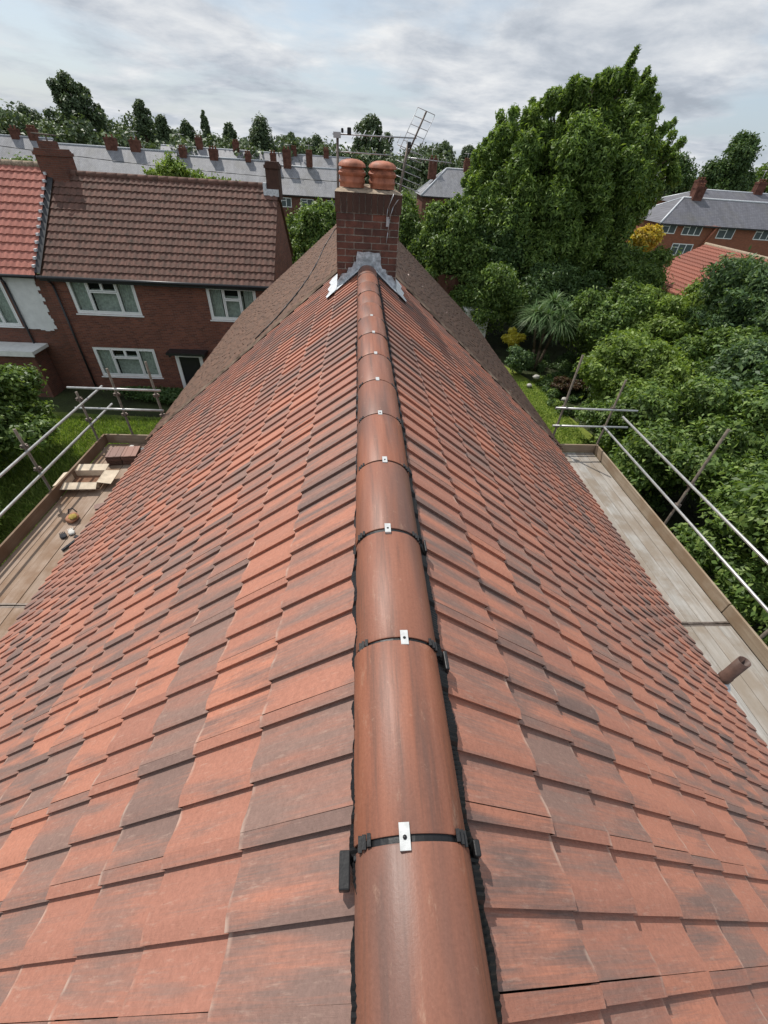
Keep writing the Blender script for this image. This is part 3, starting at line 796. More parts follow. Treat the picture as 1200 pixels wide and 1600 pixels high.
# lone tube end of a further lift seen at the right edge
# things lying on the left platform
b = None
st = empty('tile_stack', (-5.12, 7.75, -4.195), R_(8), 'neat stack of spare brown red roof tiles at the far end of the left scaffold', 'tile stack')
tk = random.Random(2)
for c in range(2):
    for k in range(9):
        bm = MB(); x0 = -.30 + c * .31
        z0 = .002 + k * .024
        dx, dy = tk.uniform(-.012, .012), tk.uniform(-.012, .012)
        bm.box((x0 + dx, -.20 + dy, z0), (x0 + .29 + dx, .20 + dy, z0 + .018))
        bm.box((x0 + dx, -.20 + dy, z0 + .0181), (x0 + .05 + dx, .20 + dy, z0 + .023)); bm.box((x0 + .15 + dx, -.20 + dy, z0 + .0181), (x0 + .19 + dx, .20 + dy, z0 + .023))
        me = bm.mesh('tile', M['pan_brown'] if k != 8 else M['tile']); link('tile', me, st)
bx_ = empty('cardboard_box', (-5.50, 6.90, -4.195), R_(3), 'opened flat cardboard box with four splayed flaps on the left scaffold', 'box')
MB().box((-.28, -.2, .0), (.28, .2, .03)).build('box_base', M['brown_inner'], bx_)
for a_, pts in enumerate([[(-.30, -.21, .16), (.30, -.21, .16), (.33, -.37, .12), (-.33, -.37, .12)], [(-.30, .21, .16), (.30, .21, .16), (.31, .39, .19), (-.31, .39, .19)],
            [(-.29, -.2, .16), (-.29, .2, .16), (-.52, .22, .10), (-.52, -.23, .10)], [(.29, -.2, .16), (.29, .2, .16), (.55, .24, .13), (.55, -.22, .13)]]):
    fb = MB(); top = [Vector(p) for p in pts]; low = [p - Vector((0, 0, .012)) for p in top]
    fb.poly([tuple(p) for p in top]); fb.poly([tuple(p) for p in reversed(low)])
    for q in range(4): fb.quad(tuple(top[q]), tuple(low[q]), tuple(low[(q + 1) % 4]), tuple(top[(q + 1) % 4]))
    fb.build('flap', M['card'], bx_)
fb = MB()
fb.box((-.30, -.215, .03), (.30, -.205, .162)); fb.box((-.30, .205, .03), (.30, .215, .162)); fb.box((-.30, -.205, .03), (-.29, .205, .162)); fb.box((.29, -.205, .03), (.30, .205, .162))
fb.build('box_side', M['card'], bx_)
def lump(name, loc, size, mat, label, cat, seed, rz=0.0, parent=None):
    r = np.random.default_rng(seed); V = []; F = []; nu, nv = 12, 8
    for j in range(nv + 1):
        ph = math.pi * j / nv
        for i in range(nu):
            th = 2 * math.pi * i / nu; k = 1 + r.uniform(-.22, .22)
            V.append((size[0] * math.sin(ph) * math.cos(th) * k, size[1] * math.sin(ph) * math.sin(th) * k, size[2] * (1 + math.cos(ph) * (1 + r.uniform(-.1, .1)))))
    for j in range(nv):
        for i in range(nu): F.append((j * nu + i, (j + 1) * nu + i, (j + 1) * nu + (i + 1) % nu, j * nu + (i + 1) % nu))
    me = bpy.data.meshes.new(name); me.from_pydata(V, [], F); me.materials.append(mat); me.update(); me.shade_smooth()
    o = link(name, me, parent); o.location = loc; o.rotation_euler.z = rz
    return tag(o, label, cat) if label else o
tb = empty('tool_bag', (-5.22, 5.78, -4.195), R_(20), 'small open work bag with tan and yellow cloth in it on the left scaffold boards', 'bag')
lump('bag_body', (0, 0, 0), (.10, .13, .05), M['cloth_o'], None, None, 1, parent=tb); lump('cloth', (.02, -.03, .06), (.07, .07, .035), M['cloth_y'], None, None, 2, parent=tb)
b = MB(); b.path([(-.06, .10, .08), (-.04, .12, .16), (.03, .12, .17), (.07, .10, .08)], .010, 6); b.build('handle', M['cloth_b'], tb)
gl = empty('work_gloves', (-5.12, 5.38, -4.195), R_(40), 'pair of dark and pale work gloves lying beside the roof edge on the left scaffold', 'gloves')
for k, (x, m_) in enumerate(((-.06, 'cloth_b'), (.07, 'cloth_w'))):
    gv = lump('glove', (x, .02 * k, 0), (.05, .075, .02), M[m_], None, None, 6 + k, parent=gl)
    for q in range(4): MB().tube((-.03 + q * .021, .05, .02), (-.036 + q * .024, .13 - .01 * abs(q - 1.5), .015), .010, 6, .007).build('finger', M[m_], gv)
bt_ = MB(); bt_.box((-.16, -.018, 0), (.16, .018, .03)); bt_.box((.12, -.02, .0301), (.18, .06, .05))
o = bt_.build('hand_tool', M['cloth_b']); o.location = (-4.95, 5.15, -4.195); o.rotation_euler.z = 1.2; tag(o, 'small black hand tool on the left scaffold boards nearest the tile edge', 'tool')
bt_ = MB(); bt_.box((-.10, -.07, 0), (.10, .07, .018)); o = bt_.build('broken_tile', M['tile'], bevel=.004); o.location = (-4.93, 6.17, -4.195); o.rotation_euler = (0.05, 0.03, .5); tag(o, 'single cut piece of red tile on the left scaffold boards', 'tile piece')
for k, (x, y, a, l_) in enumerate(((-4.95, 8.12, .3, 'pale offcut of packing lying behind the tile stack'), (-5.22, 8.18, 1.4, 'narrow pale strip of packing lying beyond the tile stack'))):
    bt_ = MB(); bt_.box((-.12, -.07 + .03 * k, 0), (.12, .07 - .03 * k, .03)); o = bt_.build('packing_offcut', M['cloth_w'], bevel=.004); o.location = (x, y, -4.195); o.rotation_euler.z = a; tag(o, l_, 'offcut', 'packing offcuts by the tile stack')

# ------------------------------------------------------------------ windows
def window(parent, x0, x1, z0, z1, y, lights, om, curtain=True, fr=.055):
    """lights: list of (x0,x1,z0,z1) fractions of the opening, each one a pane; faces -Y"""
    W_, H_ = x1 - x0, z1 - z0
    f = MB()
    yf, yb = y - .03, y + .05
    f.box((x0, yf, z0), (x1, yb, z0 + fr)); f.box((x0, yf, z1 - fr), (x1, yb, z1)); f.box((x0, yf, z0 + fr), (x0 + fr, yb, z1 - fr)); f.box((x1 - fr, yf, z0 + fr), (x1, yb, z1 - fr))
    for (a, c, d, e) in lights:
        lx0, lx1, lz0, lz1 = x0 + fr + a * (W_ - 2 * fr), x0 + fr + c * (W_ - 2 * fr), z0 + fr + d * (H_ - 2 * fr), z0 + fr + e * (H_ - 2 * fr)
        q = fr * .62; g2 = .002
        f.box((lx0 + g2, yf - .012, lz0 + g2), (lx1 - g2, yb - .01, lz0 + q)); f.box((lx0 + g2, yf - .012, lz1 - q), (lx1 - g2, yb - .01, lz1 - g2))
        f.box((lx0 + g2, yf - .012, lz0 + q), (lx0 + q, yb - .01, lz1 - q)); f.box((lx1 - q, yf - .012, lz0 + q), (lx1 - g2, yb - .01, lz1 - q))
    win = f.build('window', M['upvc'], parent); win.matrix_basis = om
    for (a, c, d, e) in lights:
        lx0, lx1, lz0, lz1 = x0 + fr + a * (W_ - 2 * fr), x0 + fr + c * (W_ - 2 * fr), z0 + fr + d * (H_ - 2 * fr), z0 + fr + e * (H_ - 2 * fr)
        q = fr * .6
        p = MB(); p.quad((lx0 + q, y + .01, lz0 + q), (lx1 - q, y + .01, lz0 + q), (lx1 - q, y + .01, lz1 - q), (lx0 + q, y + .01, lz1 - q)); p.build('pane', M['glass'], win)
    if curtain:
        for a, c in ((.02, .27), (.73, .98)):
            p = MB(); n = 12
            for k in range(n):
                xa, xb = x0 + W_ * (a + (c - a) * k / n), x0 + W_ * (a + (c - a) * (k + 1) / n)
                p.quad((xa, y + .12 + .03 * (k % 2), z0 + .03), (xb, y + .12 + .03 * ((k + 1) % 2), z0 + .03), (xb, y + .12 + .03 * ((k + 1) % 2), z1 - .03), (xa, y + .12 + .03 * (k % 2), z1 - .03))
            p.build('curtain', M['curtain'], win)
        p = MB(); p.quad((x0 + W_ * .3, y + .2, z0), (x0 + W_ * .7, y + .2, z0), (x0 + W_ * .7, y + .2, z0 + H_ * .7), (x0 + W_ * .3, y + .2, z0 + H_ * .7)); p.build('net', M['curtain'], win)
    s = MB(); s.box((x0 - .06, y - .10, z0 - .05), (x1 + .06, y + .02, z0 - .002)); s.build('sill', M['upvc'], win)
    return win
L3 = [(0, .27, 0, 1), (.275, .725, 0, .68), (.275, .50, .69, 1), (.50, .725, .69, 1), (.73, 1, 0, 1)]
L3B = [(0, .32, 0, 1), (.325, .675, 0, .64), (.325, .675, .65, 1), (.68, 1, 0, 1)]
def wall_with_holes(y, x0, x1, z0, z1, holes, th=.28):
    """front wall facing -Y with reveals; holes = (x0,x1,z0,z1)"""
    b = MB(); xs = sorted({x0, x1, *[h[0] for h in holes], *[h[1] for h in holes]}); zs = sorted({z0, z1, *[h[2] for h in holes], *[h[3] for h in holes]})
    for i in range(len(xs) - 1):
        for j in range(len(zs) - 1):
            cx, cz_ = (xs[i] + xs[i + 1]) / 2, (zs[j] + zs[j + 1]) / 2
            if any(h[0] < cx < h[1] and h[2] < cz_ < h[3] for h in holes): continue
            b.quad((xs[i], y, zs[j]), (xs[i + 1], y, zs[j]), (xs[i + 1], y, zs[j + 1]), (xs[i], y, zs[j + 1]))
    for h in holes:
        a, c, d, e = h
        b.quad((a, y, d), (a, y + th, d), (a, y + th, e), (a, y, e)); b.quad((c, y, d), (c, y, e), (c, y + th, e), (c, y + th, d))
        b.quad((a, y, e), (c, y, e), (c, y + th, e), (a, y + th, e)); b.quad((a, y, d), (a, y + th, d), (c, y + th, d), (c, y, d))
    return b

# pantile roof builder ------------------------------------------------
def pantile_mesh(wd, ln, mat, th=.03):
    prof = [(0, .0), (.18, .018), (.36, .028), (.54, .018), (.70, .0), (.85, -.004), (1.0, .0)]
    V = []; F = []; n = len(prof)
    for s_, dn in ((0, -.03), (1, 0.02), (1, .02 - th)):
        for p, h in prof: V.append((p * wd * .995, -s_ * ln, h + dn))
    for r in range(2):
        for k in range(n - 1): F.append((r * n + k, (r + 1) * n + k, (r + 1) * n + k + 1, r * n + k + 1))
    me = bpy.data.meshes.new('roof_tile'); me.from_pydata(V, [], F); me.materials.append(mat); me.update(); me.shade_smooth(); me.set_sharp_from_angle(angle=R_(50)); return me
def pantile_slope(parent, om, x0, x1, yr, zr, ye, ze, cols, rows, mat, limit, rs, th=.03):
    me = pantile_mesh((x1 - x0) / cols, math.hypot(yr - ye, zr - ze) / rows * 1.12, mat, th)
    r = random.Random(rs); ang = math.atan2(zr - ze, yr - ye); cells = []
    for k in range(rows):
        for c in range(cols):
            t = k / rows; cells.append((x0 + (x1 - x0) * c / cols, yr + (ye - yr) * t, zr + (ze - zr) * t))
    cells.sort(key=lambda p: (Vector(p) - CAM).length)
    V = []; F = []; A = []
    base = [v.co.copy() for v in me.vertices]; fs = [tuple(p.vertices) for p in me.polygons]
    for q, (x, y, z) in enumerate(cells):
        mw = Matrix.Translation((x, y, z)) @ Matrix.Rotation(ang + r.uniform(-.012, .012), 4, 'X') @ Matrix.Rotation(r.uniform(-.006, .006), 4, 'Z')
        if q < limit: link('roof_tile', me, parent, om @ mw)
        else:
            i = len(V); V += [tuple(mw @ p) for p in base]; F += [tuple(i + k for k in f) for f in fs]; A += [r.random()] * len(base)
    if V:
        m2 = bpy.data.meshes.new('roof_tiles'); m2.from_pydata(V, [], F); m2.materials.append(mat); m2.update(); m2.shade_smooth(); m2.set_sharp_from_angle(angle=R_(50))
        m2.attributes.new('rnd', 'FLOAT', 'POINT').data.foreach_set('value', A)
        tag(link('roof_tiles', m2, parent, om), kind='stuff')

def small_chimney(parent, om, x0, x1, y0, y1, z0, z1, mat, pots=2, potm=None, sub=True):
    b = MB(); b.box((x0, y0, z0), (x1, y1, z1)); b.box((x0 - .05, y0 - .05, z1 - .18), (x1 + .05, y1 + .05, z1 - .06)); b.box((x0 + .03, y0 + .03, z1), (x1 - .03, y1 - .03, z1 + .06))
    ch = b.build('chimney', mat, parent); ch.matrix_basis = om
    for k in range(pots):
        t = (k + .5) / pots; px = x0 + (x1 - x0) * t
        p = MB(); p.lathe((px, (y0 + y1) / 2, z1 + .06), [(.13, 0), (.11, .25), (.14, .27), (.14, .33), (.09, .34), (.09, .1)], 10); p.build('chimney_pot', potm or M['pot'], ch)
    return ch

# ------------------------------------------------------------------ neighbour house across (brown pantiles)
nb = empty('house', (-8.9, 21, GROUND), label='brick house with dark brown pantiles and white framed windows facing the scaffold', cat='house')
NM = Matrix.Translation((8.9, -21, -GROUND))
YF, YR, YB = 21.0, 24.6, 28.2
ZR, ZEV = -.12, -3.48
w1 = (-13.03, -10.13, -5.06, -3.62); w2 = (-7.0, -4.78, -5.10, -3.66); w3 = (-13.03, -10.10, -8.04, -6.58); dr = (-9.17, -7.85, -8.8, -6.80)
b = wall_with_holes(YF, -13.95, -3.95, GROUND, -3.5, [w1, w2, w3, dr]); 
b.quad((-3.95, YF, GROUND), (-3.95, YB - .2, GROUND), (-3.95, YB - .2, -3.5), (-3.95, YF, -3.5)); b.poly([(-3.95, YF, -3.5), (-3.95, YB - .2, -3.5), (-3.95, YR, ZR - .15)])
b.quad((-13.95, YB - .2, GROUND), (-3.95, YB - .2, GROUND), (-3.95, YB - .2, -3.5), (-13.95, YB - .2, -3.5))
b.build('wall', M['wall'], nb).matrix_basis = NM
b = MB()
for hh in (w1, w2, w3): b.box((hh[0] - .3, YF + .9, hh[2] - .3), (hh[1] + .3, YF + 1.0, hh[3] + .3))
b.box((dr[0], YF + .31, dr[2]), (dr[1], YF + .35, dr[3])); b.build('interior', M['dark'], nb).matrix_basis = NM
for hh, lt in ((w1, L3), (w2, L3B), (w3, L3)): window(nb, hh[0], hh[1], hh[2], hh[3], YF + .06, lt, NM, fr=.085)
b = MB()
b.box((dr[0], YF - .02, dr[2]), (dr[0] + .17, YF + .1, dr[3])); b.box((dr[1] - .17, YF - .02, dr[2]), (dr[1], YF + .1, dr[3])); b.box((dr[0] + .17, YF - .02, dr[3] - .12), (dr[1] - .17, YF + .1, dr[3]))
df = b.build('door_frame', M['upvc'], nb); df.matrix_basis = NM
b = MB(); b.box((dr[0] + .172, YF + .02, dr[2]), (dr[1] - .172, YF + .07, dr[3] - .122)); b.box((dr[0] + .32, YF + .005, dr[2] + 1.0), (dr[1] - .32, YF + .019, dr[3] - .3)); d_ = b.build('door', M['gutter'], nb); d_.matrix_basis = NM
b = MB(); b.box((dr[0] - .15, YF - .62, dr[3] + .16), (dr[1] + .35, YF - .002, dr[3] + .27)); b.box((dr[0] - .1, YF - .5, dr[3] + .02), (dr[0] - .02, YF - .002, dr[3] + .158)); b.box((dr[1] + .2, YF - .5, dr[3] + .02), (dr[1] + .28, YF - .002, dr[3] + .158))
b.build('door_canopy', M['gutter'], nb).matrix_basis = NM
pantile_slope(nb, NM, -13.72, -3.86, YR, ZR + .02, YF - .32, ZEV - .03, 40, 14, M['pan_brown'], 300, 5, .05)
b = MB(); b.quad((-13.9, YR, ZR - .07), (-3.87, YR, ZR - .07), (-3.87, YF - .2, ZEV - .07), (-13.9, YF - .2, ZEV - .07)); b.quad((-13.9, YR, ZR - .02), (-13.9, YB + .1, ZEV - .03), (-3.86, YB + .1, ZEV - .03), (-3.86, YR, ZR - .02))
b.build('roof_slope', M['plain'], nb).matrix_basis = NM
rb = MB(); rb.tube((0, 0, 0), (.445, 0, 0), .13, 12); rb_me = rb.mesh('ridge_tile', M['pan_brown']); rb_red = rb.mesh('ridge_tile', M['flaunch'])
for k in range(21): link('ridge_tile', rb_me, nb, NM @ Matrix.Translation((-13.25 + .447 * k, YR, ZR - .02)))
b = MB(); b.tube((-13.9, YF - .38, ZEV - .06), (-3.9, YF - .38, ZEV - .06), .07, 8); b.box((-13.9, YF - .3, ZEV - .22), (-3.95, YF - .002, ZEV - .04)); b.build('gutter', M['gutter'], nb).matrix_basis = NM
b = MB(); b.path([(-13.55, YF - .38, ZEV - .1), (-13.55, YF - .09, ZEV - .4), (-13.55, YF - .09, GROUND)], .045, 8); b.build('downpipe', M['gutter'], nb).matrix_basis = NM
small_chimney(nb, NM, -4.33, -3.75, YR - .3, YR + .5, ZR - .5, .70, M['brick_dark'], 0)
b = MB(); b.box((-4.48, YR - .45, ZR - .33), (-4.34, YR - .2, ZR + .12)); b.box((-4.34, YR - .42, ZR - .36), (-3.80, YR - .31, ZR - .10)); b.build('lead_flashing', M['lead_pale'], nb).matrix_basis = NM

# ------------------------------------------------------------------ left neighbour, red pantiles, white render
rn = empty('house', (-17, 21, GROUND), label='house with brighter red pantiles and a patch of white render at the left edge', cat='house')
RM = Matrix.Translation((17, -21, -GROUND))
wl = (-18.4, -15.78, -5.76, -3.78)
wl2 = (-18.4, -16.0, -8.2, -6.9)
b = wall_with_holes(YF + .012, -20, -13.955, GROUND, -3.5, [wl, wl2]); b.build('wall', M['wall2'], rn).matrix_basis = RM
b = MB()
rg = random.Random(9); z = -3.55; xr = -14.27
b2 = []
while z > -5.75:      # toothed right edge of the render
    zz = z - .15; xe = xr + rg.uniform(-.10, .06); b.box((-15.62, YF - .012, zz), (xe, YF + .01, z)); z = zz
for k in range(6): b.box((-15.62 + k * .2, YF - .012, -5.80 - rg.uniform(.02, .12)), (-15.42 + k * .2, YF + .01, -5.80))
b.build('render_panel', M['render'], rn).matrix_basis = RM
b = MB(); b.box((-18.6, YF + .9, -8.5), (-15.5, YF + 1.0, -3.5)); b.build('interior', M['dark'], rn).matrix_basis = RM
window(rn, *wl, YF + .06, L3, RM, fr=.085); window(rn, *wl2, YF + .06, L3, RM, fr=.085)
pantile_slope(rn, RM, -18.6, -13.98, YR, ZR + .24, YF - .32, ZEV - .01, 17, 14, M['pan_red'], 300, 6, .05)
b = MB(); b.quad((-20, YR, ZR + .17), (-14.0, YR, ZR + .17), (-14.0, YF - .2, ZEV - .05), (-20, YF - .2, ZEV - .05)); b.quad((-20, YR, ZR + .2), (-20, YB, ZEV), (-14, YB, ZEV), (-14, YR, ZR + .2)); b.build('roof_slope', M['pan_red'], rn).matrix_basis = RM
for k in range(11): link('ridge_tile', rb_red, rn, RM @ Matrix.Translation((-18.95 + .447 * k, YR, ZR + .20)))
# dark verge between the roofs with pale mortar drips
b = MB()
def PV(x, t, n): return (x, YR + (YF - .32 - YR) * t, ZR + .05 + (ZEV - ZR) * t + n)
b.quad(PV(-13.96, 0, .10), PV(-13.74, 0, .05), PV(-13.74, 1, .02), PV(-13.96, 1, .06)); b.quad(PV(-13.97, 0, -.1), PV(-13.96, 0, .10), PV(-13.96, 1, .06), PV(-13.97, 1, -.1))
b.build('verge_gutter', M['gutter'], rn).matrix_basis = RM
for k in range(14):
    t = k / 14; b = MB(); p = PV(-13.99, t, .22 - .14 * t); b.box((p[0] - .04, p[1] - .16, p[2] - .12), (p[0] + .05, p[1] - .02, p[2] - .02)); b.build('mortar_bed', M['lead_pale'], rn).matrix_basis = RM
b = MB(); b.path([(-15.55, YF - .3, ZEV - .1), (-15.58, YF - .07, ZEV - .4), (-15.58, YF - .07, GROUND)], .045, 8); b.tube((-20, YF - .38, ZEV - .06), (-13.95, YF - .38, ZEV - .06), .07, 8); b.build('downpipe', M['gutter'], rn).matrix_basis = RM
b = MB(); b.box((-19, YF - 1.2, -6.62), (-15.0, YF - .02, -6.48)); b.box((-19, YF - 1.25, -6.70), (-15.0, YF - 1.201, -6.46)); b.build('porch_roof', M['white_wood'], rn).matrix_basis = RM
b = MB(); b.box((-18.7, YF - 1.0, GROUND), (-15.2, YF - .03, -6.63)); b.build('porch', M['wall2'], rn).matrix_basis = RM
# shared stack on the party line
cs = small_chimney(rn, RM, -14.15, -13.05, YR - .35, YR + .6, ZR - .6, .62, M['wall2'], 0)
b = MB(); b.box((-14.30, YR - .1, ZR - .2), (-14.151, YR + .7, .35)); b.box((-14.0, YR - .1, .681), (-13.4, YR + .4, .93)); b.build('chimney_shoulder', M['wall2'], rn).matrix_basis = RM
b = MB(); b.tube((-14.05, YR - .2, 1.15), (-13.2, YR + .1, 1.12), .03, 6); b.tube((-13.6, YR, .9), (-13.6, YR, 1.15), .03, 6)
b.build('chimney_cowl', M['coupler'], rn).matrix_basis = RM

_cr = random.Random(15)
# ------------------------------------------------------------------ far terraces
def terrace(name_label, x0, x1, yf, depth, ze, zr, chs, mats, hipl=False, hipr=False, wins=(), group=None, slope_tilt=0.0, wm='wall2'):
    t = empty('terraced_house', ((x0 + x1) / 2, yf, GROUND), label=name_label, cat='house', group=group)
    om = Matrix.Translation((-(x0 + x1) / 2, -yf, -GROUND)); yr = yf + depth / 2; yb = yf + depth
    b = MB(); b.box((x0, yf, GROUND), (x1, yb, ze)); 
    if not hipl: b.poly([(x0, yf, ze), (x0, yr, zr - .05), (x0, yb, ze)])
    if not hipr: b.poly([(x1, yf, ze), (x1, yb, ze), (x1, yr, zr - .05)])
    b.build('wall', M[wm], t).matrix_basis = om
    ov = .35; hl = depth / 2 if hipl else 0; hr = depth / 2 if hipr else 0; k = (zr - ze) / (depth / 2)
    A_, B_ = (x0 - ov, yf - ov, ze - ov * k), (x1 + ov, yf - ov, ze - ov * k); C_, D_ = (x1 + ov, yb + ov, ze - ov * k), (x0 - ov, yb + ov, ze - ov * k)
    E_, F_ = (x0 - ov * (not hipl) + hl, yr, zr), (x1 + ov * (not hipr) - hr, yr, zr)
    b = MB(); b.quad(A_, B_, F_, E_); b.quad(C_, D_, E_, F_)
    if hipl: b.poly([D_, A_, E_])
    if hipr: b.poly([B_, C_, F_])
    if not hipl: b.quad(A_, E_, (E_[0], E_[1], E_[2] - .2), (A_[0], A_[1], A_[2] - .2))
    rf = b.build('roof', M[mats], t); rf.matrix_basis = om
    b = MB(); b.tube(E_, F_, .12, 6)
    if hipl: b.tube(A_, E_, .11, 6); b.tube(D_, E_, .11, 6)
    b.build('ridge', M['lead'] if mats != 'slate_dark' else M['lead_pale'], t).matrix_basis = om
    b = MB(); b.box((x0 - .3, yf - ov - .08, ze - ov * k - .16), (x1 + .3, yf - ov, ze - ov * k - .02)); b.build('gutter', M['gutter'], t).matrix_basis = om
    for (cx, w_, top, bot) in chs:
        small_chimney(t, om, cx - w_ * .42, cx + w_ * .42, yr - .45, yr + .45, bot, bot + (top - bot) * _cr.uniform(.72, .92), M['brick_far'], _cr.choice((2, 3, 4)), M['pot_far'])
        if _cr.random() < .55:
            h0 = bot + (top - bot) * .7; ab = MB(); ax_ = cx + _cr.uniform(-.3, .3); ah = h0 + _cr.uniform(1.2, 2.0)
            ab.tube((ax_, yr, h0), (ax_, yr, ah), .03, 5); ab.tube((ax_ - .6, yr, ah - .1), (ax_ + .6, yr + .2, ah - .06), .022, 5)
            for q_ in range(5): ab.tube((ax_ - .5 + q_ * .25, yr - .25, ah - .09), (ax_ - .5 + q_ * .25, yr + .25, ah - .07), .015, 4)
            ab.build('aerial_rod', M['alu'], t).matrix_basis = om
    for (wx0, wx1, wz0, wz1) in wins:
        f = MB(); y = yf - .03; fr = .09
        f.box((wx0, y, wz0), (wx1, yf + .03, wz0 + fr)); f.box((wx0, y, wz1 - fr), (wx1, yf + .03, wz1)); f.box((wx0, y, wz0 + fr), (wx0 + fr, yf + .03, wz1 - fr)); f.box((wx1 - fr, y, wz0 + fr), (wx1, yf + .03, wz1 - fr))
        nm = 2 if wx1 - wx0 < 2.4 else 3
        for q in range(1, nm):
            xm = wx0 + (wx1 - wx0) * q / nm; f.box((xm - .05, y, wz0 + fr), (xm + .05, yf + .03, wz1 - fr))
        f.box((wx0 + fr, y + .004, wz0 + (wz1 - wz0) * .66), (wx0 + (wx1 - wx0) / nm - .05, yf + .03, wz0 + (wz1 - wz0) * .66 + .07))
        wn = f.build('window', M['upvc'], t); wn.matrix_basis = om
        p = MB(); p.quad((wx0 + fr, yf - .012, wz0 + fr), (wx1 - fr, yf - .012, wz0 + fr), (wx1 - fr, yf - .012, wz1 - fr), (wx0 + fr, yf - .012, wz1 - fr)); p.build('pane', M['far_glass'], wn)
    return t
mfg = Mat('far_glass', .1, .5); mfg.col((.10, .12, .13)); M['far_glass'] = mfg.m
GT = 'grey slate terraces beyond the brown pantiled house'
terrace('grey slate terrace block farthest left with three brick stacks, behind the red pantiles', -78, -46.6, 82, 8, -2.4, .95, [(-57.3, 1.6, 2.2, .3), (-51.5, 1.3, 2.2, .3), (-48.9, 1.5, 2.2, .3), (-66, 1.5, 2.2, .3)], 'slate', group=GT)
terrace('grey slate terrace block with two brick stacks close together, behind the brown pantiles', -46.2, -28.2, 81, 8, -3.0, .45, [(-37.4, 1.9, 1.9, .0), (-33.9, 1.7, 1.75, -.9)], 'slate', group=GT)
terrace('middle grey slate terrace block with a small squat stack, above the bright green climber', -27.8, -14.4, 81, 8, -3.3, .08, [(-27.0, 1.2, 1.1, -.2), (-22.4, 1.5, 1.4, -.6), (-17.2, 1.0, .9, -.2)], 'slate', group=GT, wins=[(-26, -24, -5.2, -4.0), (-20, -18, -5.2, -4.0)])
terrace('grey slate terrace block just left of the big chimney, with a tall red stack', -14.0, -1.0, 80, 8, -3.35, -.30, [(-11.1, 1.4, 1.9, -.9), (-13.2, 1.0, 1.5, -.4), (-7.7, 1.1, 1.6, -.3)], 'slate', group=GT, wins=[(-9, -7, -5.2, -4.0), (-5, -3.2, -5.2, -4.0), (-12, -10.4, -5.2, -4.0)])
terrace('hipped grey slate terrace block between the aerials and the big tree', 10.2, 24, 82, 8, -2.5, .72, [(11.9, 1.5, 2.1, -.8), (17.4, 1.1, 1.9, .3)], 'slate', hipl=True, group=GT)
terrace('second row slate terrace half hidden behind the middle blocks', -38, -2, 104, 9, -2.2, 1.15, [(-31, 1.4, 2.7, .8), (-24, 1.4, 2.6, .8), (-12.8, 1.2, 2.5, .5), (-6.5, 1.2, 2.4, .5)], 'slate', group=GT)
rh = terrace('hipped slate roofed brick house with white windows behind the orange tiled roof', 37.4, 66, 60, 8.4, -2.72, -.42, [(43.2, 1.5, 1.15, -1.0), (56.4, 1.5, 1.2, -.8)], 'slate_dark', hipl=True, wm='wall_orange',
        wins=[(37.75, 39.6, -3.95, -2.85), (40.5, 43.0, -4.0, -2.8), (45.2, 47.4, -4.15, -2.85), (50.2, 52.9, -4.05, -2.85), (40.0, 42.8, -6.2, -4.9)])
terrace('rear slate roofed house peeping over the right hand hipped roof', 49, 70, 74, 8, -1.2, .35, [(52.2, 1.6, 1.9, -.3), (62, 1.6, 1.9, -.3)], 'slate_dark', hipl=True, wm='wall_orange')
b = MB(); b.path([(44.0, 59.9, -2.9), (44.6, 59.7, -3.0), (43.6, 59.7, -5.2)], .12, 6); b.box((42.9, 59.6, -3.05), (45.0, 59.85, -2.9)); b.build('waste_pipe', M['pot'], rh).matrix_basis = Matrix.Translation((-(37.4 + 66) / 2, -60, -GROUND))

# orange tiled roof in the gardens
og = empty('outhouse', (28, 34, GROUND), label='low building with bright orange red tiled roof rising out of the shrubs at right', cat='outhouse')
GM = Matrix.Translation((-28, -34, -GROUND))
rx, rz_, ex, ez, ya, yb = 30.7, -3.0, 25.2, -5.75, 26.0, 41.5
nrow = 15
for k in range(nrow):
    t0, t1 = k / nrow, (k + 1) / nrow
    xa, za, xb, zb = rx + (ex - rx) * t0, rz_ + (ez - rz_) * t0, rx + (ex - rx) * t1, rz_ + (ez - rz_) * t1
    b = MB()
    ns = 44
    for q in range(ns):
        y0_, y1_ = ya + (yb - ya) * q / ns, ya + (yb - ya) * (q + 1) / ns; ym = y0_ + (y1_ - y0_) * .6
        for (p0, p1, h0, h1) in ((y0_, ym, .0, .05), (ym, y1_, .05, .0)):
            b.quad((xa, p0, za - .02 + h0), (xb - .03, p0, zb + .05 + h0), (xb - .03, p1, zb + .05 + h1), (xa, p1, za - .02 + h1))
            b.quad((xb - .03, p0, zb + .05 + h0), (xb - .03, p0, zb - .06), (xb - .03, p1, zb - .06), (xb - .03, p1, zb + .05 + h1))
    b.build('tile_course', M['pan_orange'], og).matrix_basis = GM
b = MB(); b.quad((rx, ya, rz_ - .03), (rx, yb, rz_ - .03), (36.2, yb, ez), (36.2, ya, ez)); b.build('roof_slope', M['pan_orange'], og).matrix_basis = GM
b = MB(); b.tube((rx, ya, rz_), (rx, yb + .1, rz_), .13, 8); b.build('ridge', M['flaunch'], og).matrix_basis = GM
b = MB(); b.box((ex + .4, ya, GROUND), (35.8, yb - .3, ez)); b.poly([(ex + .4, yb - .3, ez), (35.8, yb - .3, ez), (rx, yb - .3, rz_ - .1)]); b.build('wall', M['wall_orange'], og).matrix_basis = GM

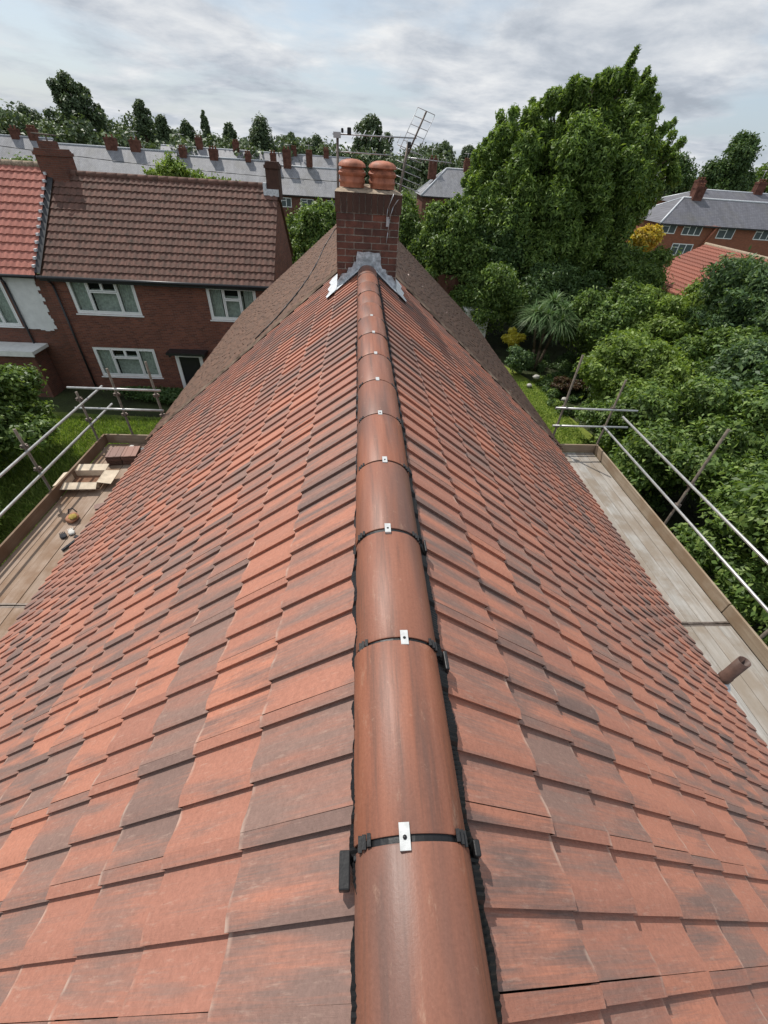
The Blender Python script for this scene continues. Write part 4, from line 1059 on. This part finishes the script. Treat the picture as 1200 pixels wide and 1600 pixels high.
# ------------------------------------------------------------------ vegetation
def leaf_cloud(cl, n, ll, lw, seed, loose=.13, droop=.25, inner=.12, upb=.35, cup=.18):
    """cl: rows (cx,cy,cz,rx,ry,rz); returns verts, faces of folded leaf quads"""
    r = np.random.default_rng(seed); cl = np.asarray(cl, float)
    wgt = (cl[:, 3] * cl[:, 4] + cl[:, 4] * cl[:, 5] + cl[:, 3] * cl[:, 5]); wgt /= wgt.sum()
    ix = r.choice(len(cl), n, p=wgt); c = cl[ix]
    d = r.normal(size=(n, 3)); d /= np.linalg.norm(d, axis=1)[:, None]
    low = d[:, 2] < -.25; d[low, 2] *= np.where(r.random(low.sum()) < .5, -1, 1)
    d /= np.linalg.norm(d, axis=1)[:, None]
    rad = 1 - np.abs(r.normal(0, .16, n)); rad = np.clip(rad, .35, 1.12); rad = np.where(r.random(n) < loose, rad + r.uniform(0, .32, n), rad)
    inn = r.random(n) < inner; rad[inn] = r.uniform(.2, .8, inn.sum())
    lump_ = 1 + .20 * np.sin(d[:, 0] * 7 + ix * 1.3) * np.cos(d[:, 1] * 6 + ix) + .08 * np.sin(d[:, 2] * 11 + ix * 2.1)
    p = c[:, :3] + d * c[:, 3:] * (rad * lump_)[:, None]
    nrm = d * .55 + r.normal(0, .55, (n, 3)) + np.array([0, 0, upb]); nrm /= np.linalg.norm(nrm, axis=1)[:, None]
    t = r.normal(size=(n, 3)) + d * .8; t[:, 2] -= droop; t -= nrm * (t * nrm).sum(1)[:, None]; t /= np.linalg.norm(t, axis=1)[:, None]
    s = np.cross(nrm, t); k = r.uniform(.6, 1.35, n)[:, None]; k[inn] *= 1.7
    L, W_ = ll * k, lw * k
    V = np.stack([p - t * L * .5, p + s * W_ * .5 + nrm * W_ * cup, p + t * L * .5 - nrm * L * .12, p - s * W_ * .5 + nrm * W_ * cup], 1).reshape(-1, 3)
    F = np.arange(4 * n).reshape(-1, 4)
    return V, F
def clumps_in(c, R, n, seed, fr=(.28, .45), flat=.85):
    r = np.random.default_rng(seed); out = []
    for _ in range(n):
        d = r.normal(size=3); d /= np.linalg.norm(d); q = r.uniform(.5, .84); f_ = r.uniform(*fr)
        if d[2] < -.4: d[2] *= -.5
        out.append((*(np.array(c) + d * np.array(R) * q), R[0] * f_, R[1] * f_, R[2] * f_ * flat))
    out.append((*c, R[0] * .62, R[1] * .62, R[2] * .62)); return out
def plant(name, label, cat, base, cl, n, ll, lw, mat, seed, group=None, trunk_r=.12, trunk=True, crown='crown', limbs=8, **kw):
    t = empty(name, (base[0], base[1], GROUND), label=label, cat=cat, group=group)
    om = Matrix.Translation((-base[0], -base[1], -GROUND))
    V, F = leaf_cloud(cl, n, ll, lw, seed, **kw)
    link(crown, np_mesh(crown, V, F, M[mat]), t, om)
    if trunk:
        cl_ = sorted(cl, key=lambda c: -c[3])[:]; r = random.Random(seed); b = MB()
        cen = np.mean([c[:3] for c in cl], 0); top = (base[0] + (cen[0] - base[0]) * .6, base[1] + (cen[1] - base[1]) * .6, GROUND + (cen[2] - GROUND) * .75)
        mid = (base[0] + r.uniform(-.1, .1), base[1], (GROUND + top[2]) / 2)
        b.path([(base[0], base[1], GROUND), mid, top], trunk_r, 8, trunk_r * .6)
        for c in r.sample(cl, min(limbs, len(cl))):
            m_ = tuple((top[i] + c[i]) / 2 + r.uniform(-.2, .2) for i in range(3)); b.path([mid if c[2] < top[2] else top, m_, c[:3]], trunk_r * .42, 6, trunk_r * .12)
        b.build('trunk', M['bark'], t).matrix_basis = om
    return t

# the big tree: crown outline in metres across (x) and up (z) at its own distance
poly = [(5.4, -3.0), (5.2, -.5), (5.6, 1.2), (6.0, 2.1), (6.9, 2.9), (8.0, 3.3), (8.9, 3.65), (9.7, 3.95), (10.4, 4.15), (11.0, 4.35), (11.9, 4.5), (12.5, 4.25), (13.0, 3.6), (13.5, 2.9), (14.1, 2.35), (14.9, 1.9), (15.3, 1.2), (14.9, .2), (14.2, -.8), (13.6, -2.0), (13.5, -3.6), (12.5, -4.6), (9, -5.0), (6.8, -4.6)]
def inpoly(x, z):
    c = False; n = len(poly)
    for i in range(n):
        (x0, z0), (x1, z1) = poly[i], poly[i - 1]
        if (z0 > z) != (z1 > z) and x < (x1 - x0) * (z - z0) / (z1 - z0) + x0: c = not c
    return c
def pdist(x, z):
    best = 9
    for i in range(len(poly)):
        (x0, z0), (x1, z1) = poly[i], poly[i - 1]; dx, dz = x1 - x0, z1 - z0
        t = max(0, min(1, ((x - x0) * dx + (z - z0) * dz) / (dx * dx + dz * dz))); best = min(best, math.hypot(x - x0 - t * dx, z - z0 - t * dz))
    return best
tr2 = random.Random(77); cl = []
while len(cl) < 210:
    x, z = tr2.uniform(5, 15.6), tr2.uniform(-5, 5.2)
    if not inpoly(x, z): continue
    dd = pdist(x, z)
    if dd < .28: continue
    rr_ = min(dd * .95, tr2.uniform(.45, 1.0)); dp = min(3.6, 1.9 * math.sqrt(dd)); y = 26 + tr2.uniform(-1, 1) * dp
    cl.append((x, y, z, rr_ * .85, rr_ * .85, rr_ * 1.15))
sprigs = 0
while sprigs < 230:       # feathery shoots that break the outline, leaning up and away
    i = tr2.randrange(len(poly) - 6); (x0, z0), (x1, z1) = poly[i], poly[i + 1]; t = tr2.random(); o_ = tr2.uniform(-.45, .22)
    x, z = x0 + (x1 - x0) * t, z0 + (z1 - z0) * t
    nx, nz = x - 10.3, z - .5; q = math.hypot(nx, nz); x += nx / q * o_; z += nz / q * o_
    h = tr2.uniform(.14, .34); cl.append((x, 26 + tr2.uniform(-1.4, 1.4), z, h * .7, h * .7, h)); sprigs += 1
for k in range(9): cl.append((11.66 + .03 * k, 26, 4.5 + .09 * k, .22 - .018 * k, .2 - .014 * k, .20))
for k in range(6): cl.append((14.0 + .15 * k, 26, 2.5 + .13 * k, .16 - .01 * k, .16, .2)); cl.append((15.0 + .1 * k, 26, 1.8 + .14 * k, .2, .2, .2))
KB = 36 / 26              # the tree stands 36 m out
cl = [(-.13 + (x + .13) * KB, y * KB, 1.04 + (z - 1.04) * KB, a * KB, b_ * KB, c * KB) for x, y, z, a, b_, c in cl]
plant('large_tree', 'tallest tree, broad and feathery green, leaning over the right side gardens', 'tree', (14.8, 36.5), cl, 330000, .30, .085, 'leaf_big', 5, trunk_r=.36, limbs=40, droop=-.35, upb=.3, inner=.08)

# right garden masses
plant('shrub', 'large dark leafy shrub nearest the right scaffold at the lower right edge', 'shrub', (12.2, 6.4), clumps_in((12.5, 6.0, -6.3), (4.0, 4.4, 2.9), 46, 1, (.2, .34)), 95000, .19, .085, 'leaf_mid', 11, trunk_r=.1, droop=.8, upb=.5)
plant('shrub', 'broad long leaved shrub beside the upright scaffold post on the right', 'shrub', (13, 12.2), clumps_in((12.9, 12.0, -6.4), (3.5, 3.6, 2.6), 40, 2, (.2, .34)), 85000, .19, .085, 'leaf_mid', 12, trunk_r=.1, droop=.8, upb=.5)
plant('shrub', 'darker shrub behind the long leaved shrub near the right edge', 'shrub', (17.8, 14.6), clumps_in((17.8, 14.6, -5.9), (4.2, 4, 3.1), 36, 3, (.2, .34)), 60000, .22, .10, 'leaf_blue', 13, droop=.5, upb=.5)
plant('laurel', 'glossy light green laurel right of the spiky palm', 'shrub', (14.2, 19.8), clumps_in((14.0, 19.6, -6.9), (3.3, 3.0, 2.3), 40, 4, (.2, .34)), 60000, .21, .10, 'leaf_light', 14, upb=.6)
plant('conifer', 'tall dark green cypress bush at the right edge below the slate house', 'tree', (22.5, 23), clumps_in((23.0, 22.2, -4.6), (5.2, 4.8, 4.1), 60, 5, (.16, .28)), 70000, .26, .09, 'leaf_blue', 15, droop=-.5, upb=.2)
plant('shrub', 'bright green shrub in front of the orange tiled roof', 'shrub', (17.6, 26), clumps_in((17.2, 25.5, -6.2), (3.2, 3, 2.6), 26, 6, (.2, .34)), 36000, .22, .09, 'leaf_light', 16, upb=.5)
plant('shrub', 'olive green bushy tree between the big tree and the orange tiled roof', 'shrub', (20, 33), clumps_in((19.6, 33, -4.9), (3.4, 3, 3.2), 26, 7, (.2, .34)), 34000, .25, .08, 'leaf_mid', 17, upb=.3)
plant('golden_shrub', 'golden yellow leaved shrub in front of the slate house', 'shrub', (22.3, 37), clumps_in((23.2, 38.6, -2.9), (1.7, 1.4, 1.3), 12, 8, (.25, .4)), 5200, .24, .13, 'leaf_gold', 18, trunk_r=.08)
plant('shrub', 'dense dark shrub under the left side of the big tree', 'shrub', (9.2, 30.5), clumps_in((9.0, 30.0, -6.0), (2.9, 2.4, 2.9), 26, 9, (.2, .34)), 34000, .19, .09, 'leaf_mid', 19, upb=.3)
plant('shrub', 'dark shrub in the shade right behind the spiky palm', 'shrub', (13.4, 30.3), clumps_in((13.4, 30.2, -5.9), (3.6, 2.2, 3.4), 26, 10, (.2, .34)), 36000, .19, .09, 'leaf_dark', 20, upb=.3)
plant('shrub', 'rounded mid green shrub just right of the palm crown', 'shrub', (15.2, 26), clumps_in((15.0, 25.6, -6.3), (2.7, 2.3, 2.9), 30, 41, (.2, .34)), 40000, .21, .09, 'leaf_mid', 41, upb=.5)
plant('shrub', 'leafy shrub between the laurel and the dark cypress bush', 'shrub', (18.6, 19.8), clumps_in((18.4, 20.0, -6.6), (2.9, 2.8, 2.8), 28, 42, (.2, .34)), 36000, .22, .09, 'leaf_mid', 42, upb=.5)
plant('shrub', 'light green shrub at the lower edge of the orange tiled roof', 'shrub', (21.8, 28), clumps_in((21.6, 28.2, -6.2), (3.0, 2.6, 2.7), 26, 43, (.2, .34)), 34000, .23, .09, 'leaf_light', 43, upb=.5)
plant('yellow_shrub', 'small bright yellow shrub at the foot of the old brown roof edge', 'shrub', (10.6, 28.2), clumps_in((10.3, 27.6, -7.5), (.75, .7, .7), 8, 11, (.3, .45)), 2600, .13, .09, 'leaf_yellow', 21, trunk=False)
plant('shrub', 'small round blue green shrub left of the palm stems', 'shrub', (9.9, 25), clumps_in((10.0, 25.0, -8.1), (.95, .95, .85), 12, 12, (.3, .45)), 6500, .14, .08, 'leaf_blue', 22, trunk=False)
plant('shrub', 'low mid green shrub between the palm and the upright scaffold posts', 'shrub', (13.2, 16), clumps_in((12.2, 16.2, -7.6), (2.2, 1.9, 1.6), 22, 13, (.25, .4)), 24000, .17, .08, 'leaf_mid', 23, upb=.5)
plant('shrub', 'reddish brown low plants in the rockery bed', 'shrub', (12.6, 21.5), clumps_in((12.1, 22.3, -8.35), (1.1, .8, .45), 14, 14, (.25, .4)), 9000, .13, .06, 'leaf_red', 24, trunk=False)
plant('shrub', 'low weedy shrub under the upper guard rails of the right scaffold', 'shrub', (8.9, 7.2), clumps_in((8.7, 9.2, -8.3), (1.5, 2.6, .7), 16, 15, (.25, .4)), 16000, .13, .05, 'leaf_light', 25, trunk=False)
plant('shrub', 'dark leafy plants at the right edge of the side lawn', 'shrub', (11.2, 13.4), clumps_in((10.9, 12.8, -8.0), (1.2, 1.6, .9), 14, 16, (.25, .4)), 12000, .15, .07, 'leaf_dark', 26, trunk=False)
GM_ = 'leafy trees standing behind the chimney'
plant('leafy_tree', 'leafy tree filling the gap between chimney and the big tree', 'tree', (7.0, 34), clumps_in((6.6, 33, -3.9), (3.3, 2.6, 3.9), 34, 17, (.18, .32)), 52000, .22, .10, 'leaf_mid', 27, group=GM_)
plant('leafy_tree', 'leafy tree directly right of the chimney pots', 'tree', (3.2, 37), clumps_in((3.4, 37, -4.2), (3.0, 3, 3.9), 30, 18, (.18, .32)), 40000, .22, .10, 'leaf_mid', 28, group=GM_)
plant('leafy_tree', 'leafy tree directly left of the brick chimney', 'tree', (-3.0, 35), clumps_in((-3.0, 35, -4.1), (3.0, 2.8, 3.9), 30, 19, (.18, .32)), 40000, .22, .10, 'leaf_mid', 29, group=GM_)
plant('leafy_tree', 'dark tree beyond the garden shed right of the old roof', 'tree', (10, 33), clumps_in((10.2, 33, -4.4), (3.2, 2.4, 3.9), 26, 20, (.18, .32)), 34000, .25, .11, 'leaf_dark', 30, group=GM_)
# garden shed / fence beyond the old roof
fe = empty('fence', (6.8, 31.5, GROUND), label='dark reddish board fence in the shade beyond the old roof', cat='fence')
for k in range(16):
    b = MB(); x = -1.9 + k * .25; b.box((x, -.01 + .006 * (k % 2), .02), (x + .24, .012 + .006 * (k % 2), 4.2 - .02 * (k % 3))); b.build('board', M['fence'], fe)
for x in (-1.95, .0, 2.1): MB().box((x, .03, 0), (x + .1, .13, 4.3)).build('post', M['white_wood'] if x > 1 else M['fence'], fe)
b = MB(); b.box((7.2, 29.4, -6.35), (9.0, 30.6, -6.22)); b.box((7.3, 29.5, GROUND), (8.9, 30.5, -6.351)); tag(b.build('garden_table', M['white_wood']), 'white topped garden box peeping past the old roof edge', 'garden box')

# cordyline palm
pl = empty('cordyline_palm', (11.5, 25.9, GROUND), label='spiky sword leaved palm with three thin bare stems', cat='palm')
PMx = Matrix.Translation((-11.5, -25.9, -GROUND))
heads = [(11.3, 25.7, -5.5), (12.3, 26.0, -5.3), (11.8, 26.6, -5.0), (10.7, 26.0, -5.5), (12.0, 25.3, -5.7)]
for k, (bx0, hd) in enumerate((((11.35, 25.9), heads[3]), ((11.5, 25.8), heads[0]), ((11.65, 25.9), heads[1]))):
    b = MB(); b.path([(bx0[0], bx0[1], GROUND), ((bx0[0] * 2 + hd[0]) / 3, (bx0[1] * 2 + hd[1]) / 3, GROUND + 1.3), hd], .11, 8, .07)
    b.build('stem', M['bark'], pl).matrix_basis = PMx
r = np.random.default_rng(9); V = []; F = []
for hd in heads:
    for _ in range(280):
        d = r.normal(size=3); d[2] = abs(d[2]) * .9 - .25; d /= np.linalg.norm(d); L = r.uniform(.95, 1.6); wd = r.uniform(.026, .046)
        s = np.cross(d, [0, 0, 1.0]); s /= np.linalg.norm(s) + 1e-6; p = np.array(hd) + r.normal(0, .08, 3); prev = None
        for q in range(5):
            t = q / 4; c = p + d * L * t + np.array([0, 0, -.45 * t * t * L]); ww = wd * (1 - t * .92)
            cur = (len(V), len(V) + 1); V += [c - s * ww, c + s * ww]
            if prev: F.append((prev[0], prev[1], cur[1], cur[0]))
            prev = cur
link('crown', np_mesh('crown', V, F, M['leaf_palm']), pl, PMx)

cl = [(r.uniform(10.9, 15.5), r.uniform(19.5, 28.5), GROUND + r.uniform(0, .25), r.uniform(.2, .5), r.uniform(.2, .5), r.uniform(.12, .45)) for _ in range(90)]
V, F = leaf_cloud(cl, 24000, .13, .06, 201); tag(link('ground_cover', np_mesh('ground_cover', V, F, M['leaf_dark'])), kind='stuff')
cl = [(r.uniform(10.9, 13.5), r.uniform(19.5, 25.5), GROUND + r.uniform(0, .25), r.uniform(.15, .3), r.uniform(.15, .3), r.uniform(.1, .3)) for _ in range(34)]
V, F = leaf_cloud(cl, 7000, .11, .06, 202); tag(link('ground_cover', np_mesh('ground_cover', V, F, M['leaf_light'])), kind='stuff')
# rockery stones
rs = random.Random(31)
for k, (x, y, s_, lab) in enumerate(((10.75, 23.6, .22, 'pale round rock at the near foot of the palm stems'), (11.35, 20.6, .20, 'pale rock at the right end of the rockery by the scaffold post'), (10.2, 23.0, .2, 'grey rock at the lawn corner below the round shrub'),
                               (12.2, 23.9, .17, 'small pale rock among the reddish plants'), (11.3, 22.2, .16, 'smallest pale rock on the rockery edge'))):
    lump('rock', (x, y, GROUND + .3 if k < 2 else GROUND + .02), (s_, s_ * .8, s_ * .6), M['stone'], lab, 'rock', 50 + k, rs.uniform(0, 3))['group'] = 'rockery stones'

# left garden
plant('shrub', 'big dark bush with pale flecked leaves filling the front garden at left', 'shrub', (-13.4, 13.2), clumps_in((-13.5, 13.2, -6.8), (2.7, 3.2, 2.3), 44, 21, (.2, .34)), 80000, .16, .08, 'leaf_mid', 31, upb=.6)
plant('shrub', 'bright small leaved bush on the lawn below the left guard rail', 'shrub', (-12.2, 10.2), clumps_in((-12.4, 9.6, -8.3), (1.4, 1.6, .8), 14, 22, (.25, .4)), 13000, .12, .07, 'leaf_light', 32, trunk=False)
plant('shrub', 'low plants along the foot of the opposite brick house', 'shrub', (-8.5, 19.8), clumps_in((-9.3, 19.9, -8.5), (3.5, .7, .6), 16, 23, (.16, .3)), 11000, .12, .07, 'leaf_dark', 33, trunk=False)
plant('climber', 'bright green leafy climber showing above the brown pantiled ridge', 'tree', (-9.5, 30.5), [(x, 30.2, z, rx_, .7, rz2) for x, z, rx_, rz2 in ((-11.3, -.75, .8, .8), (-10.4, -.45, .8, 1.1), (-9.3, -.75, .9, .8), (-8.3, -.85, .8, .7), (-7.4, -1.0, .9, .7), (-6.5, -1.1, .7, .6), (-9.8, -1.8, 2.8, 1.2))], 14000, .20, .10, 'leaf_light', 34, upb=.2, droop=-.6)
plant('shrub', 'low green shrub behind the red pantiled roof and party stack', 'shrub', (-18.0, 30.5), clumps_in((-18.5, 30.5, -1.2), (3.6, 1.5, 1.7), 14, 24, (.25, .4)), 12000, .20, .10, 'leaf_mid', 35)

# skyline trees ------------------------------------------------------
TG = 'trees along the skyline'
def far_tree(label, x, y, z0, z1, wd, mat='leaf_far', seed=0, shape='round', n=9000, ls=.42):
    h = z1 - z0; R_x = wd / 2; r = np.random.default_rng(seed); cl = []
    for _ in range(80 if shape == 'open' else 50):
        t = r.random()
        if shape == 'cone': w_ = (1 - t) ** .8 * .95
        elif shape == 'open': w_ = math.sin(math.pi * min(1, .25 + .7 * t)) ** .7
        else: w_ = math.sqrt(max(.05, 1 - (2 * t - .9) ** 2 * .95)) * .8
        a = r.uniform(0, 6.28); q = r.uniform(.1, 1) ** .6
        rr_ = R_x * (r.uniform(.16, .34) if shape != 'open' else r.uniform(.10, .19)) * (1 - .4 * t * (shape == 'cone'))
        cl.append((x + math.cos(a) * R_x * w_ * q * .8, y + math.sin(a) * R_x * w_ * q * .8, z0 - 1.5 + (h + 1.5) * (.06 + .88 * t), rr_, rr_, rr_ * 1.15))
    return plant('tree', label, 'tree', (x, y), cl, n, ls, ls * .55, mat, seed + 100, group=TG, trunk_r=.4, limbs=10, inner=.05, loose=.05)
far_tree('wide feathery dark tree, tallest on the left skyline above the party stack', -60.3, 125, 1, 11.2, 13.5, 'leaf_far', 1, 'open', 12000, .6)
far_tree('narrow tree leaning left, second on the left skyline', -46.8, 125, 1, 8.3, 5.2, 'leaf_far', 2, 'round', 7000)
far_tree('low rounded tree right of the narrow leaning tree', -42.6, 124, 0, 5.6, 5.2, 'leaf_far', 3)
far_tree('small round tree left of the pointed conifer on the skyline', -37.8, 125, 0, 5.3, 4.6, 'leaf_far', 4)
far_tree('pointed dark conifer on the left skyline', -33.4, 124, 0, 7.5, 5.4, 'leaf_far', 5, 'cone')
far_tree('rounded tree right of the pointed conifer', -28.2, 123, 0, 5.3, 5.6, 'leaf_far', 6)
far_tree('broad round tree above the middle slate roofs', -21.6, 125, 0, 6.1, 8.6, 'leaf_far', 7)
far_tree('low tree right of the broad round skyline tree', -15.2, 126, 0, 4.4, 6.0, 'leaf_far', 8)
far_tree('low flat topped tree just left of the aerial mast', -9.8, 126, 0, 4.1, 7.0, 'leaf_far', 9)
far_tree('airy tree seen through the aerials above the chimney pots', 2.7, 122, 1.0, 8.0, 12, 'leaf_far', 10, 'open', 9000, .5)
far_tree('dark low tree right of the aerials', 19.5, 124, 0, 4.6, 8.0, 'leaf_far', 11)
far_tree('small dark tree beside the big tree on the skyline', 25.2, 124, 0, 4.6, 6.4, 'leaf_far', 12)
far_tree('low tree mass at the far left edge of the skyline', -78, 122, 0, 6.0, 13, 'leaf_far', 13)
far_tree('dark round topped tree left of the feathery skyline tree', -70.5, 124, 0, 5.6, 8, 'leaf_far', 14)
far_tree('dense rounded tree behind the right hand slate house', 63.2, 88, -2, 7.1, 11, 'leaf_dark', 15, 'round', 16000, .42)
far_tree('low dark tree left of the dense rounded tree at right', 55.5, 90, -3, 3.6, 9.5, 'leaf_dark', 16, 'round', 10000, .42)
far_tree('yellowish green tree at the right edge of the skyline', 73, 90, -2, 4.8, 9, 'leaf_mid', 17, 'round', 9000, .42)
r = np.random.default_rng(12); cl = [(x, 150 + r.uniform(-6, 6), r.uniform(-2.5, 2.4) + (2.2 if x < -50 else 0), r.uniform(4, 7), 4, r.uniform(2.2, 3.4)) for x in np.arange(-135, 190, 3.2)]
cl += [(x, 112 + r.uniform(-3, 3), r.uniform(-2.2, .7) + (1.6 if x < -48 else 0), r.uniform(2.2, 3.6), 3, r.uniform(2.2, 3.4)) for x in np.arange(-110, 45, 2.0)]
V, F = leaf_cloud(cl, 90000, .75, .45, 99, loose=.03); tag(link('woodland', np_mesh('woodland', V, F, M['leaf_far'])), kind='stuff')
# low garden growth around the terraces
cl = [(r.uniform(-60, 34), r.uniform(42, 74), GROUND + r.uniform(0, 1.5), r.uniform(1.5, 3.5), 2, r.uniform(1, 2.2)) for _ in range(120)]
cl += [(r.uniform(30, 70), r.uniform(40, 57), GROUND + r.uniform(0, 1.5), r.uniform(1.5, 3), 2, r.uniform(1, 2.4)) for _ in range(40)]
V, F = leaf_cloud(cl, 60000, .4, .24, 98); tag(link('undergrowth', np_mesh('undergrowth', V, F, M['leaf_mid'])), kind='stuff')
# telephone wire in front of the terraces
b = MB(); pts = [(-46 + 46 * t, 70, .05 - 1.4 * t - 1.2 * math.sin(math.pi * t) * .35) for t in [k / 20 for k in range(21)]]
b.path(pts, .035, 5); tag(b.build('telephone_wire', M['black']), 'sagging black overhead wire crossing in front of the grey slate roofs', 'wire')
